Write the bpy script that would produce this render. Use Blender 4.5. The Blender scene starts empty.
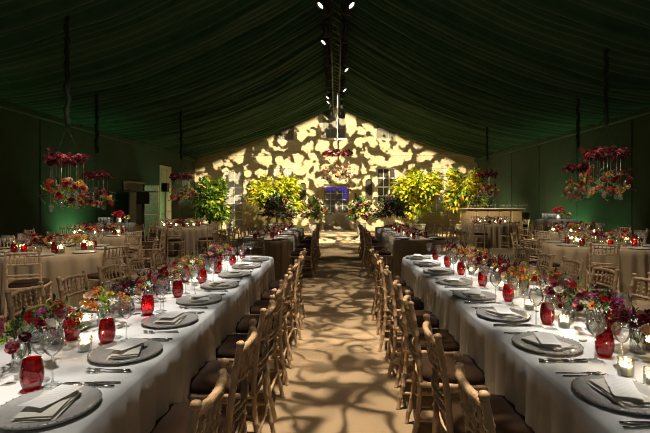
import bpy, math, random
from math import sin, cos, pi, radians as R, sqrt
from mathutils import Vector, Matrix, Euler, noise as mnoise

random.seed(11)
RND = random.Random(5)
scene = bpy.context.scene
COL = scene.collection
H = 1.52            # eye height
TOP = 0.762         # top of the table linen
YF = 23.0           # the house front


# ------------------------------------------------------------------ mesh builder
class MB:
    def __init__(s):
        s.v, s.f, s.m = [], [], []

    def add(s, vs, fs, mat=0, M=None):
        b = len(s.v)
        if M is not None:
            vs = [M @ Vector(p) for p in vs]
        s.v.extend(tuple(p) for p in vs)
        s.f.extend(tuple(b + i for i in f) for f in fs)
        s.m.extend([mat] * len(fs))
        return s

    def box(s, x0, y0, z0, x1, y1, z1, c=0.0, mat=0, M=None):
        """box with chamfered edges of width c"""
        if c <= 0:
            vs = [(x, y, z) for z in (z0, z1) for y in (y0, y1) for x in (x0, x1)]
            fs = [(0, 2, 3, 1), (4, 5, 7, 6), (0, 1, 5, 4), (2, 6, 7, 3), (0, 4, 6, 2), (1, 3, 7, 5)]
            return s.add(vs, fs, mat, M)
        c = min(c, .49 * (x1 - x0), .49 * (y1 - y0), .49 * (z1 - z0))
        n = []
        lv = [(z0, c), (z0 + c, 0), (z1 - c, 0), (z1, c)]
        for z, i in lv:
            a, b_, d, e = x0 + i, x1 - i, y0 + i, y1 - i
            k = c
            n += [(a + k, d, z), (b_ - k, d, z), (b_, d + k, z), (b_, e - k, z), (b_ - k, e, z), (a + k, e, z), (a, e - k, z), (a, d + k, z)]
        fs = [tuple(range(7, -1, -1)), tuple(range(24, 32))]
        for l in range(3):
            for i in range(8):
                j = (i + 1) % 8
                fs.append((l * 8 + i, l * 8 + j, l * 8 + 8 + j, l * 8 + 8 + i))
        return s.add(n, fs, mat, M)

    def tube(s, pts, rad, n=8, mat=0, M=None, cap=True, flat=1.0):
        pts = [Vector(p) for p in pts]
        if not hasattr(rad, '__len__'):
            rad = [rad] * len(pts)
        vs, fs = [], []
        up = None
        for i, p in enumerate(pts):
            t = (pts[min(i + 1, len(pts) - 1)] - pts[max(i - 1, 0)])
            if t.length < 1e-9:
                t = Vector((0, 0, 1))
            t.normalize()
            if up is None:
                up = Vector((0, 0, 1)) if abs(t.z) < .9 else Vector((1, 0, 0))
            a = t.cross(up).normalized()
            b_ = a.cross(t).normalized()
            up = b_
            for k in range(n):
                w = 2 * pi * k / n
                vs.append(p + (a * cos(w) + b_ * sin(w) * flat) * rad[i])
        for i in range(len(pts) - 1):
            for k in range(n):
                l = (k + 1) % n
                fs.append((i * n + k, i * n + l, i * n + n + l, i * n + n + k))
        if cap:
            fs.append(tuple(range(n - 1, -1, -1)))
            fs.append(tuple(range((len(pts) - 1) * n, len(pts) * n)))
        return s.add(vs, fs, mat, M)

    def lathe(s, prof, n=16, mat=0, M=None, cap0=False, cap1=False):
        vs, fs = [], []
        for r, z in prof:
            for k in range(n):
                w = 2 * pi * k / n
                vs.append((r * cos(w), r * sin(w), z))
        for i in range(len(prof) - 1):
            for k in range(n):
                l = (k + 1) % n
                fs.append((i * n + k, i * n + l, i * n + n + l, i * n + n + k))
        if cap0:
            fs.append(tuple(range(n - 1, -1, -1)))
        if cap1:
            fs.append(tuple(range((len(prof) - 1) * n, len(prof) * n)))
        return s.add(vs, fs, mat, M)

    def ball(s, c, r, n=8, m=5, mat=0, M=None, jit=0, rng=None):
        prof = []
        vs, fs = [], []
        if not hasattr(r, '__len__'):
            r = (r, r, r)
        for i in range(m + 1):
            a = -pi / 2 + pi * i / m
            for k in range(n):
                w = 2 * pi * k / n
                q = 1 + (rng.uniform(-jit, jit) if rng else 0)
                vs.append((c[0] + r[0] * q * cos(a) * cos(w), c[1] + r[1] * q * cos(a) * sin(w), c[2] + r[2] * q * sin(a)))
        for i in range(m):
            for k in range(n):
                l = (k + 1) % n
                fs.append((i * n + k, i * n + l, i * n + n + l, i * n + n + k))
        return s.add(vs, fs, mat, M)

    def grid(s, fn, nu, nv, mat=0, M=None):
        vs = [fn(i / nu, j / nv) for j in range(nv + 1) for i in range(nu + 1)]
        w = nu + 1
        fs = [(j * w + i, j * w + i + 1, j * w + w + i + 1, j * w + w + i) for j in range(nv) for i in range(nu)]
        return s.add(vs, fs, mat, M)

    def mesh(s, name, mats, smooth=True):
        me = bpy.data.meshes.new(name)
        me.from_pydata(s.v, [], s.f)
        for m in (mats if isinstance(mats, (list, tuple)) else [mats]):
            me.materials.append(m)
        me.polygons.foreach_set('material_index', s.m)
        me.polygons.foreach_set('use_smooth', [smooth] * len(s.f))
        me.update()
        return me


def link(name, data, parent=None, loc=(0, 0, 0), rot=(0, 0, 0), scl=(1, 1, 1)):
    o = bpy.data.objects.new(name, data)
    COL.objects.link(o)
    o.location, o.rotation_euler, o.scale = loc, rot, scl
    if parent is not None:
        o.parent = parent
    return o


LABELS = {}


def tag(o, label, cat, group=None, kind=None):
    if kind:
        o['kind'] = kind
    o['label'] = label
    o['category'] = cat
    if group:
        o['group'] = group
    return o


def empty(name, loc=(0, 0, 0), rz=0):
    o = link(name, None, None, loc, (0, 0, rz))
    o.empty_display_size = .05
    return o


def dup(root, name, loc, rz, scl=1.0, kids=True):
    r = root.copy()
    r.name = name
    COL.objects.link(r)
    r.location, r.rotation_euler = loc, (0, 0, rz)
    r.scale = (scl,) * 3
    for ch in list(root.children):
        c = ch.copy()
        COL.objects.link(c)
        c.parent = r
        for g in ch.children:
            d = g.copy()
            COL.objects.link(d)
            d.parent = c
    return r


def structure(name, mb, mats, smooth=False, parent=None):
    o = link(name, mb.mesh(name, mats, smooth), parent)
    if parent is None:
        o['kind'] = 'structure'
    return o


# ------------------------------------------------------------------ materials
def mat(name):
    m = bpy.data.materials.new(name)
    m.use_nodes = True
    nt = m.node_tree
    return m, nt, nt.nodes['Principled BSDF'], nt.nodes['Material Output']


def nd(nt, t, **kw):
    n = nt.nodes.new(t)
    for k, v in kw.items():
        if k in n.inputs.keys():
            n.inputs[k].default_value = v
        else:
            setattr(n, k, v)
    return n


def ramp(nt, stops):
    r = nt.nodes.new('ShaderNodeValToRGB')
    e = r.color_ramp.elements
    while len(e) < len(stops):
        e.new(.5)
    for i, (p, c) in enumerate(stops):
        e[i].position = p
        e[i].color = (*c, 1) if len(c) == 3 else c
    return r


def plain(name, c, rough=.5, metal=0.0, var=.15, scale=30, bump=0.0, sub=0.0, spec=None, coat=0.0):
    """base colour with a little noise variation"""
    m, nt, b, out = mat(name)
    tc = nd(nt, 'ShaderNodeTexCoord')
    nz = nd(nt, 'ShaderNodeTexNoise', Scale=scale, Detail=3.0)
    nt.links.new(tc.outputs['Object'], nz.inputs['Vector'])
    rp = ramp(nt, [(.3, tuple(x * (1 - var) for x in c)), (.7, tuple(min(1, x * (1 + var)) for x in c))])
    nt.links.new(nz.outputs['Fac'], rp.inputs['Fac'])
    nt.links.new(rp.outputs['Color'], b.inputs['Base Color'])
    b.inputs['Roughness'].default_value = rough
    b.inputs['Metallic'].default_value = metal
    if spec is not None:
        b.inputs['Specular IOR Level'].default_value = spec
    if coat:
        b.inputs['Coat Weight'].default_value = coat
    if bump:
        bp = nd(nt, 'ShaderNodeBump', Strength=bump, Distance=.01)
        nt.links.new(nz.outputs['Fac'], bp.inputs['Height'])
        nt.links.new(bp.outputs['Normal'], b.inputs['Normal'])
    return m


def petal(name, c, trans=.35, var=.2):
    m, nt, b, out = mat(name)
    tc = nd(nt, 'ShaderNodeTexCoord')
    nz = nd(nt, 'ShaderNodeTexNoise', Scale=45.0, Detail=2.0)
    nt.links.new(tc.outputs['Object'], nz.inputs['Vector'])
    rp = ramp(nt, [(.3, tuple(x * (1 - var) for x in c)), (.7, tuple(min(1, x * (1 + var)) for x in c))])
    nt.links.new(nz.outputs['Fac'], rp.inputs['Fac'])
    nt.links.new(rp.outputs['Color'], b.inputs['Base Color'])
    b.inputs['Roughness'].default_value = .55
    b.inputs['Specular IOR Level'].default_value = .25
    tr = nd(nt, 'ShaderNodeBsdfTranslucent')
    nt.links.new(rp.outputs['Color'], tr.inputs['Color'])
    mx = nd(nt, 'ShaderNodeMixShader')
    mx.inputs[0].default_value = trans
    nt.links.new(b.outputs[0], mx.inputs[1])
    nt.links.new(tr.outputs[0], mx.inputs[2])
    nt.links.new(mx.outputs[0], out.inputs[0])
    return m


def thin_glass(name, tint=(.97, .98, .97), gl=1.0, body=0.0, bodycol=(1, 0, 0), f0=.09):
    m, nt, b, out = mat(name)
    nt.nodes.remove(b)
    tr = nd(nt, 'ShaderNodeBsdfTransparent')
    tr.inputs[0].default_value = (*tint, 1)
    gs = nd(nt, 'ShaderNodeBsdfGlossy')
    gs.inputs['Roughness'].default_value = .07
    lw = nd(nt, 'ShaderNodeLayerWeight')
    lw.inputs['Blend'].default_value = .25
    mr = nd(nt, 'ShaderNodeMapRange')
    mr.inputs['To Min'].default_value = f0
    mr.inputs['To Max'].default_value = gl * .8
    nt.links.new(lw.outputs['Fresnel'], mr.inputs['Value'])
    src = tr
    if body:
        tl = nd(nt, 'ShaderNodeBsdfTranslucent')
        tl.inputs[0].default_value = (*bodycol, 1)
        df = nd(nt, 'ShaderNodeBsdfDiffuse')
        df.inputs[0].default_value = (*bodycol, 1)
        m0 = nd(nt, 'ShaderNodeMixShader')
        m0.inputs[0].default_value = .5
        nt.links.new(tl.outputs[0], m0.inputs[1])
        nt.links.new(df.outputs[0], m0.inputs[2])
        m1 = nd(nt, 'ShaderNodeMixShader')
        m1.inputs[0].default_value = body
        nt.links.new(tr.outputs[0], m1.inputs[1])
        nt.links.new(m0.outputs[0], m1.inputs[2])
        src = m1
    mx = nd(nt, 'ShaderNodeMixShader')
    nt.links.new(mr.outputs[0], mx.inputs[0])
    nt.links.new(src.outputs[0], mx.inputs[1])
    nt.links.new(gs.outputs[0], mx.inputs[2])
    nt.links.new(mx.outputs[0], out.inputs[0])
    return m


def emit(name, c, s):
    m, nt, b, out = mat(name)
    nt.nodes.remove(b)
    e = nd(nt, 'ShaderNodeEmission')
    e.inputs[0].default_value = (*c, 1)
    e.inputs[1].default_value = s
    nt.links.new(e.outputs[0], out.inputs[0])
    return m


def cloth_mat(name, c, scale=180, bump=.15, var=.06, rough=.85, sheen=.2):
    m, nt, b, out = mat(name)
    tc = nd(nt, 'ShaderNodeTexCoord')
    nz = nd(nt, 'ShaderNodeTexNoise', Scale=3.0, Detail=4.0)
    nt.links.new(tc.outputs['Object'], nz.inputs['Vector'])
    rp = ramp(nt, [(.3, tuple(x * (1 - var) for x in c)), (.7, tuple(min(1, x * (1 + var)) for x in c))])
    nt.links.new(nz.outputs['Fac'], rp.inputs['Fac'])
    nt.links.new(rp.outputs['Color'], b.inputs['Base Color'])
    wv = nd(nt, 'ShaderNodeTexNoise', Scale=float(scale), Detail=2.0)
    nt.links.new(tc.outputs['Object'], wv.inputs['Vector'])
    bp = nd(nt, 'ShaderNodeBump', Strength=bump, Distance=.004)
    nt.links.new(wv.outputs['Fac'], bp.inputs['Height'])
    nt.links.new(bp.outputs['Normal'], b.inputs['Normal'])
    b.inputs['Roughness'].default_value = rough
    b.inputs['Sheen Weight'].default_value = sheen
    b.inputs['Specular IOR Level'].default_value = .2
    return m


def wood_mat(name, c1, c2, rough=.55):
    m, nt, b, out = mat(name)
    tc = nd(nt, 'ShaderNodeTexCoord')
    mp = nd(nt, 'ShaderNodeMapping')
    mp.inputs['Scale'].default_value = (40, 40, 6)
    nz = nd(nt, 'ShaderNodeTexNoise', Scale=1.6, Detail=6.0, Distortion=.6)
    nt.links.new(tc.outputs['Object'], mp.inputs['Vector'])
    nt.links.new(mp.outputs[0], nz.inputs['Vector'])
    rp = ramp(nt, [(.32, c1), (.66, c2)])
    nt.links.new(nz.outputs['Fac'], rp.inputs['Fac'])
    nt.links.new(rp.outputs['Color'], b.inputs['Base Color'])
    bp = nd(nt, 'ShaderNodeBump', Strength=.25, Distance=.003)
    nt.links.new(nz.outputs['Fac'], bp.inputs['Height'])
    nt.links.new(bp.outputs['Normal'], b.inputs['Normal'])
    b.inputs['Roughness'].default_value = rough
    return m


def stone_mat():
    """pale limestone in courses"""
    m, nt, b, out = mat('limestone')
    tc = nd(nt, 'ShaderNodeTexCoord')
    mp = nd(nt, 'ShaderNodeMapping')
    mp.inputs['Rotation'].default_value = (R(90), 0, 0)
    nt.links.new(tc.outputs['Object'], mp.inputs['Vector'])
    br = nd(nt, 'ShaderNodeTexBrick')
    br.inputs['Scale'].default_value = 1.0
    br.inputs['Color1'].default_value = (.60, .50, .33, 1)
    br.inputs['Color2'].default_value = (.52, .43, .28, 1)
    br.inputs['Mortar'].default_value = (.36, .29, .19, 1)
    br.inputs['Mortar Size'].default_value = .008
    br.inputs['Brick Width'].default_value = .75
    br.inputs['Row Height'].default_value = .3
    nt.links.new(mp.outputs[0], br.inputs['Vector'])
    nz = nd(nt, 'ShaderNodeTexNoise', Scale=4.0, Detail=8.0)
    nt.links.new(tc.outputs['Object'], nz.inputs['Vector'])
    mx = nd(nt, 'ShaderNodeMixRGB', blend_type='MULTIPLY')
    mx.inputs[0].default_value = .4
    nt.links.new(br.outputs['Color'], mx.inputs[1])
    nt.links.new(nz.outputs['Color'], mx.inputs[2])
    hs = nd(nt, 'ShaderNodeHueSaturation', Value=1.25)
    nt.links.new(mx.outputs[0], hs.inputs['Color'])
    nt.links.new(hs.outputs[0], b.inputs['Base Color'])
    bp = nd(nt, 'ShaderNodeBump', Strength=.3, Distance=.02)
    nt.links.new(nz.outputs['Fac'], bp.inputs['Height'])
    nt.links.new(bp.outputs['Normal'], b.inputs['Normal'])
    b.inputs['Roughness'].default_value = .9
    return m


def carpet_mat():
    m, nt, b, out = mat('beige_matting')
    tc = nd(nt, 'ShaderNodeTexCoord')
    nz = nd(nt, 'ShaderNodeTexNoise', Scale=1.3, Detail=6.0)
    n2 = nd(nt, 'ShaderNodeTexNoise', Scale=160.0, Detail=3.0)
    nt.links.new(tc.outputs['Object'], nz.inputs['Vector'])
    nt.links.new(tc.outputs['Object'], n2.inputs['Vector'])
    rp = ramp(nt, [(.3, (.44, .345, .24)), (.7, (.54, .43, .31))])
    nt.links.new(nz.outputs['Fac'], rp.inputs['Fac'])
    r2 = ramp(nt, [(.3, (.7, .7, .7)), (.7, (1, 1, 1))])
    nt.links.new(n2.outputs['Fac'], r2.inputs['Fac'])
    mx = nd(nt, 'ShaderNodeMixRGB', blend_type='MULTIPLY')
    mx.inputs[0].default_value = .8
    nt.links.new(rp.outputs[0], mx.inputs[1])
    nt.links.new(r2.outputs[0], mx.inputs[2])
    nt.links.new(mx.outputs[0], b.inputs['Base Color'])
    bp = nd(nt, 'ShaderNodeBump', Strength=.5, Distance=.006)
    nt.links.new(n2.outputs['Fac'], bp.inputs['Height'])
    nt.links.new(bp.outputs['Normal'], b.inputs['Normal'])
    b.inputs['Roughness'].default_value = .95
    b.inputs['Specular IOR Level'].default_value = .1
    return m


def card_mat():
    """cream card with lines of small print"""
    m, nt, b, out = mat('menu_card')
    tc = nd(nt, 'ShaderNodeTexCoord')
    sp = nd(nt, 'ShaderNodeSeparateXYZ')
    nt.links.new(tc.outputs['Object'], sp.inputs[0])
    ml = nd(nt, 'ShaderNodeMath', operation='MULTIPLY')
    ml.inputs[1].default_value = 75.0
    nt.links.new(sp.outputs['Y'], ml.inputs[0])
    fr = nd(nt, 'ShaderNodeMath', operation='FRACT')
    nt.links.new(ml.outputs[0], fr.inputs[0])
    lt = nd(nt, 'ShaderNodeMath', operation='LESS_THAN')
    lt.inputs[1].default_value = .38
    nt.links.new(fr.outputs[0], lt.inputs[0])
    ab = nd(nt, 'ShaderNodeMath', operation='ABSOLUTE')
    nt.links.new(sp.outputs['X'], ab.inputs[0])
    nz = nd(nt, 'ShaderNodeTexNoise', Scale=1.0, Detail=0.0)
    mp = nd(nt, 'ShaderNodeMapping')
    mp.inputs['Scale'].default_value = (0, 75, 0)
    nt.links.new(tc.outputs['Object'], mp.inputs[0])
    nt.links.new(mp.outputs[0], nz.inputs['Vector'])
    m2 = nd(nt, 'ShaderNodeMath', operation='MULTIPLY')
    m2.inputs[1].default_value = .07
    nt.links.new(nz.outputs['Fac'], m2.inputs[0])
    l2 = nd(nt, 'ShaderNodeMath', operation='LESS_THAN')
    nt.links.new(ab.outputs[0], l2.inputs[0])
    nt.links.new(m2.outputs[0], l2.inputs[1])
    an = nd(nt, 'ShaderNodeMath', operation='MULTIPLY')
    nt.links.new(lt.outputs[0], an.inputs[0])
    nt.links.new(l2.outputs[0], an.inputs[1])
    mx = nd(nt, 'ShaderNodeMixRGB')
    mx.inputs[1].default_value = (.80, .78, .73, 1)
    mx.inputs[2].default_value = (.70, .68, .64, 1)
    nt.links.new(an.outputs[0], mx.inputs[0])
    nt.links.new(mx.outputs[0], b.inputs['Base Color'])
    b.inputs['Roughness'].default_value = .7
    return m


MT = dict(
    stone=stone_mat(),
    ashlar=plain('dressed_stone', (.62, .53, .37), .85, var=.1, scale=8, bump=.2),
    carpet=carpet_mat(),
    drape=cloth_mat('green_drape', (.014, .056, .024), 60, .1, .2, .8, .1),
    wallcloth=cloth_mat('green_wall_lining', (.025, .047, .022), 60, .1, .15, .85, .1),
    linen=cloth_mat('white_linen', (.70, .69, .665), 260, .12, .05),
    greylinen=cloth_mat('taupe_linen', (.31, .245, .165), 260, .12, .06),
    wood=wood_mat('limewash_wood', (.40, .28, .18), (.62, .465, .32)),
    cushion=cloth_mat('brown_velvet', (.048, .027, .017), 300, .1, .2, .9, .0),
    charger=plain('pewter_glass', (.40, .385, .36), .28, metal=.0, var=.1, scale=60, bump=.05, coat=.3),
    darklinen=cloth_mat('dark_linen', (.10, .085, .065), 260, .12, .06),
    litglass=thin_glass('lit_glass', (.95, .98, .96), 1.0, .22, (.9, .92, .88), .12),  # clear glass with a whiter body put in so it looks lit
    napkin=cloth_mat('napkin_linen', (.66, .62, .54), 400, .1, .04),
    card=card_mat(),
    steel=plain('polished_steel', (.55, .53, .50), .2, metal=1.0, var=.05),
    glass=thin_glass('clear_glass', (.97, .98, .97), 1.0, .09, (.9, .9, .88), .10),
    jar=thin_glass('jar_glass', (.95, .97, .95), 1.0, .09, (.9, .9, .85), .10),
    ruby=thin_glass('ruby_glass', (.80, .02, .05), 1.0, .17, (.60, .006, .03), .10),
    wax=plain('candle_wax', (.92, .86, .72), .5, var=.03, sub=.2),
    flame=emit('candle_flame', (1.0, .66, .28), 260.0),
    glow=None,
    frame=plain('white_window_paint', (.78, .76, .70), .5, var=.05),
    doorpaint=plain('grey_door_paint', (.30, .27, .22), .55, var=.1, scale=6),
    pane=plain('dark_window_glass', (.075, .065, .05), .1, var=.1, spec=.8),
    panelit=plain('pale_reflecting_pane', (.36, .35, .31), .35, var=.15, scale=2),  # pale tone stands in for light reflected by the panes
    shadeblind=plain('shaded_blind', (.16, .15, .12), .5, var=.1, scale=2),  # pane tone darkened to stand for shade on the upper windows
    bluelit=emit('blue_lamp_glow', (.10, .06, .75), .55),
    black=plain('black_plastic', (.012, .012, .013), .45, var=.2),
    blackmetal=plain('black_metal', (.02, .02, .02), .35, metal=.7, var=.1),
    alu=plain('aluminium', (.16, .16, .155), .35, metal=1.0, var=.05),
    lens=emit('lamp_lens', (1.0, .90, .72), 3.5),
    lensoff=plain('dark_lens', (.10, .09, .08), .1, var=.1, metal=.6),
    cable=plain('green_cable_sleeve', (.012, .022, .012), .85, var=.2),
    wire=plain('fine_wire', (.35, .33, .28), .35, metal=1.0, var=.05),
    cream=plain('cream_paint', (.62, .57, .44), .6, var=.06, scale=5),
    teal=thin_glass('green_edged_glass', (.72, .92, .86), .9, .03, (.35, .6, .55), .1),
    planter=plain('lead_planter', (.16, .15, .13), .7, var=.2, scale=10, bump=.2),
    barwood=plain('bar_panel', (.40, .30, .17), .45, var=.12, scale=4),
    bartop=plain('bar_top', (.55, .5, .42), .25, var=.06),
    bark=plain('bark', (.10, .07, .045), .9, var=.3, scale=20, bump=.5),
    leaf_yel=petal('yellow_green_leaf', (.58, .50, .03), .4, .35),
    leaf_lime=petal('lime_leaf', (.26, .36, .03), .4, .35),
    leaf_mid=petal('mid_green_leaf', (.07, .16, .035), .3, .35),
    leaf_dark=petal('dark_green_leaf', (.025, .06, .02), .2, .3),
    leaf_wine=petal('wine_leaf', (.055, .012, .02), .2, .3),
    leaf_grey=petal('grey_green_leaf', (.20, .24, .18), .25, .2),
    red=petal('red_petal', (.42, .012, .016)),
    crimson=petal('crimson_petal', (.20, .008, .022)),
    burg=petal('burgundy_petal', (.13, .020, .030)),
    rosy=petal('rose_pink_petal', (.50, .16, .18)),
    magenta=petal('magenta_petal', (.26, .025, .22)),
    orange=petal('orange_petal', (.62, .20, .035)),
    amber=petal('amber_petal', (.64, .40, .09)),
    peach=petal('peach_petal', (.66, .44, .30)),
    white=petal('white_petal', (.80, .76, .66)),
)


# ------------------------------------------------------------------ camera
cam = bpy.data.cameras.new('camera')
cam.sensor_width = 36
cam.lens = 24.0
cam.shift_x = -11 / 650
cam.shift_y = -14.5 / 650
cam.clip_start = .05
co = link('camera', cam, None, (0, 0, H), (R(90), 0, 0))
scene.camera = co

# ------------------------------------------------------------------ setting
XW = 7.5


def ceil_z(x, y):
    x = abs(x)
    near = 6.70 - .72 * x + .0445 * x * x
    far = 6.62 - .50 * x + .0175 * x * x
    t = min(1, max(0, (y - 13) / 9))
    return near * (1 - t) + far * t


# floor
structure('floor', MB().grid(lambda u, v: (-9 + 18 * u, -2 + 26.5 * v, 0), 4, 4), MT['carpet'])

# ceiling drape: gathered folds running from ridge to eaves
fy = []
y = -1.5
rng = random.Random(3)
folds = []
while y < YF + .3:
    w = rng.uniform(.12, .34)
    folds.append((y, w, rng.uniform(.04, .17) * (1.2 if w > .2 else .7)))
    y += w
rows = []
for (y0, w, a) in folds:
    for t in (0, .25, .5, .75):
        rows.append((y0 + w * t, -a * sin(pi * t) ** .8 if t else 0))
NX = 40
def ceil_side(sgn):
    mb = MB()
    vs, fs = [], []
    ph = [random.Random(k).uniform(0, 6) for k in range(len(rows))]
    for j, (yy, dz) in enumerate(rows):
        for i in range(NX + 1):
            x = (XW + .05) * i / NX
            k = 1 - .35 * (i / NX)
            wob = .10 * mnoise.noise((x * .55, yy * .5, sgn * 4)) * min(1, x)
            bay = .0
            z = ceil_z(x, yy) + dz * k * (1.0 + .5 * mnoise.noise((x * .8, yy * 1.7, 2 + sgn))) + bay
            vs.append((sgn * x, yy + wob, z + .03 * mnoise.noise((x * .7, yy * 2.2, 7))))
    w = NX + 1
    for j in range(len(rows) - 1):
        for i in range(NX):
            fs.append((j * w + i, j * w + i + 1, j * w + w + i + 1, j * w + w + i))
    return vs, fs
mb = MB()
for sg in (-1, 1):
    vs, fs = ceil_side(sg)
    mb.add(vs, fs)
structure('ceiling', mb, MT['drape'], True)


def holes_wall(mb, u0, u1, z0, z1, holes, P, depth=.25, revmat=0):
    """flat wall in the u-z plane with rectangular openings and their reveals; P(u, z, d) -> point, d = depth into the wall"""
    us = sorted({u0, u1, *[h[0] for h in holes], *[h[1] for h in holes]})
    zs = sorted({z0, z1, *[h[2] for h in holes], *[h[3] for h in holes]})
    for a, b in zip(us, us[1:]):
        for c, d in zip(zs, zs[1:]):
            um, zm = (a + b) / 2, (c + d) / 2
            if any(h[0] < um < h[1] and h[2] < zm < h[3] for h in holes):
                continue
            mb.add([P(a, c, 0), P(b, c, 0), P(b, d, 0), P(a, d, 0)], [(0, 1, 2, 3)])
    for (a, b, c, d) in [h[:4] for h in holes]:
        q = [(a, c), (b, c), (b, d), (a, d)]
        for i in range(4):
            p, r = q[i], q[(i + 1) % 4]
            mb.add([P(*p, 0), P(*r, 0), P(*r, depth), P(*p, depth)], [(0, 1, 2, 3)], revmat)


# house front
WIN = {  # x0, x1, z0, z1, columns, rows
    'french_l': (-5.92, -4.94, .12, 3.17, 2, 7),
    'sash_l': (-3.29, -2.23, 1.35, 3.30, 3, 4),
    'sash_r': (2.18, 3.19, 1.31, 3.33, 3, 4),
    'french_r': (4.86, 5.84, .9, 3.30, 2, 4),
    'up_l': (-3.29, -2.23, 4.80, 6.0, 3, 2),
    'up_m': (-.74, .50, 4.92, 6.5, 3, 3),
    'up_r': (2.14, 3.16, 4.86, 6.0, 3, 2),
}
DOOR = (-.66, .70, .06, 2.42)
NICHE = [(-1.95, -1.57, 1.62, 2.55), (1.56, 1.94, 1.60, 2.75)]
mb = MB()
PF = lambda u, z, d: (u, YF + d, z)
holes_wall(mb, -9, 9, 0, 7.2, [w[:4] for w in WIN.values()] + [DOOR] + NICHE, PF, .22)
# string course between the storeys
mb.box(-9, YF - .06, 3.98, 9, YF + .02, 4.10, .015, 1)
structure('wall_back', mb, [MT['stone'], MT['ashlar']])

wn = 1
for key, (x0, x1, z0, z1, nc, nr) in WIN.items():
    fr = MB()
    yb = YF + .10
    e = .055
    fr.box(x0, yb, z0, x0 + e, yb + .07, z1, .008)
    fr.box(x1 - e, yb, z0, x1, yb + .07, z1, .008)
    fr.box(x0 + e, yb, z0, x1 - e, yb + .07, z0 + e * 1.4, .008)
    fr.box(x0 + e, yb, z1 - e, x1 - e, yb + .07, z1, .008)
    for i in range(1, nc):
        xx = x0 + e + (x1 - x0 - 2 * e) * i / nc
        fr.box(xx - .022, yb + .015, z0 + e, xx + .022, yb + .05, z1 - e, .005)
    for j in range(1, nr):
        zz = z0 + e + (z1 - z0 - 2 * e) * j / nr
        t = .035 if j == nr // 2 else .021
        fr.box(x0 + e, yb + .012, zz - t, x1 - e, yb + .055, zz + t, .005)
    o = structure('window_%d' % wn, fr, MT['doorpaint'] if key.startswith('up') else MT['frame'])  # upper frames take the darker grey as painted shade
    # glass; reflections and the upper windows' shade are put into its colour
    pale = key in ('french_l', 'sash_l', 'french_r')
    g = MB().add([(x0, yb + .05, z0), (x1, yb + .05, z0), (x1, yb + .05, z1), (x0, yb + .05, z1)], [(0, 1, 2, 3)])
    link('pane', g.mesh('pane', MT['panelit'] if pale else MT['shadeblind'] if key.startswith('up') else MT['pane'], False), o)
    s = MB()
    s.box(x0 - .1, YF - .07, z0 - .12, x1 + .1, YF + .1, z0, .012)
    s.box(x0 - .16, YF - .03, z0, x0 + .01, YF + .06, z1, .01)
    s.box(x1 - .01, YF - .03, z0, x1 + .16, YF + .06, z1, .01)
    s.box(x0 - .16, YF - .03, z1 - .01, x1 + .16, YF + .06, z1 + .17, .01)
    structure('trim_%d' % wn, s, MT['ashlar'])
    wn += 1

# niches with a rounded head, dark inside
for i, (x0, x1, z0, z1) in enumerate(NICHE):
    m_ = MB()
    m_.add([(x0, YF + .22, z0), (x1, YF + .22, z0), (x1, YF + .22, z1), (x0, YF + .22, z1)], [(0, 1, 2, 3)])
    structure('window_%d' % (wn + i), m_, MT['pane'])
    t = MB()
    xc, hw = (x0 + x1) / 2, (x1 - x0) / 2
    pts = [(x0, z1 - hw), (x0, z1)] + []
    arc = [(xc - hw * cos(pi * k / 10), z1 - hw + hw * sin(pi * k / 10)) for k in range(11)]
    # spandrels that turn the square head into an arch
    for sgn in (0, 1):
        a = arc[:6] if sgn == 0 else arc[5:]
        corner = (x0, z1) if sgn == 0 else (x1, z1)
        vs = [(corner[0], YF + .02, corner[1])] + [(p[0], YF + .02, p[1]) for p in a]
        t.add(vs, [tuple(range(len(vs)))])
    structure('trim_%d' % (20 + i), t, MT['ashlar'])

# front door
x0, x1, z0, z1 = DOOR
d = MB()
yb = YF + .12
for (a, b, c, e2) in [(x0, x0 + .12, z0, z1), (x1 - .12, x1, z0, z1), (x0 + .12, x1 - .12, z1 - .12, z1), (x0 + .12, x1 - .12, z0, z0 + .22), (x0 + .12, x1 - .12, .80, .98), (-.05, .09, .98, z1 - .12), (-.05, .09, z0 + .22, .80)]:
    d.box(a, yb, c, b, yb + .06, e2, .01)
for a, b in ((x0 + .12, -.05), (.09, x1 - .12)):
    d.box(a, yb + .03, z0 + .22, b, yb + .05, .80, .0)
    d.box(a + .08, yb + .01, z0 + .3, b - .08, yb + .035, .72, .015)
door = structure('door_1', d, MT['doorpaint'])
b = MB()
for a, bb in ((x0 + .12, -.05), (.09, x1 - .12)):
    xm = (a + bb) / 2
    b.box(xm - .012, yb + .01, .98, xm + .012, yb + .05, z1 - .12, .004)
    for k in range(1, 4):
        zz = .98 + (z1 - .12 - .98) * k / 4
        b.box(a, yb + .01, zz - .012, bb, yb + .05, zz + .012, .004)
link('glazing_bar', b.mesh('glazing_bar', MT['frame'], False), door)
g = MB().add([(x0 + .1, yb + .04, .98), (x1 - .1, yb + .04, .98), (x1 - .1, yb + .04, z1 - .1), (x0 + .1, yb + .04, z1 - .1)], [(0, 1, 2, 3)])
link('pane', g.mesh('pane', MT['glass'], False), door)
link('door_handle', MB().ball((-.09, yb - .03, .92), .03).mesh('door_handle', MT['steel']), door)
# hall seen through the door panes: dark room with a blue lit strip along its ceiling
hall = MB()
hall.box(-1.6, YF + 2.2, 0, 1.6, YF + 2.25, 3.0)
hall.add([(-1.6, YF + .3, 0), (1.6, YF + .3, 0), (1.6, YF + 2.2, 0), (-1.6, YF + 2.2, 0)], [(0, 1, 2, 3)])
structure('wall_hall', hall, MT['doorpaint'])
bl = MB()
bl.box(-.62, YF + .55, 2.14, .66, YF + .60, 2.34, .01)
bl.box(.42, YF + .55, 1.60, .64, YF + .60, 2.14, .01)
tag(link('blue_light_panel', bl.mesh('blue_light_panel', MT['bluelit'], False)), 'blue lit panel glowing behind the upper panes of the house door', 'light panel')
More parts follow.
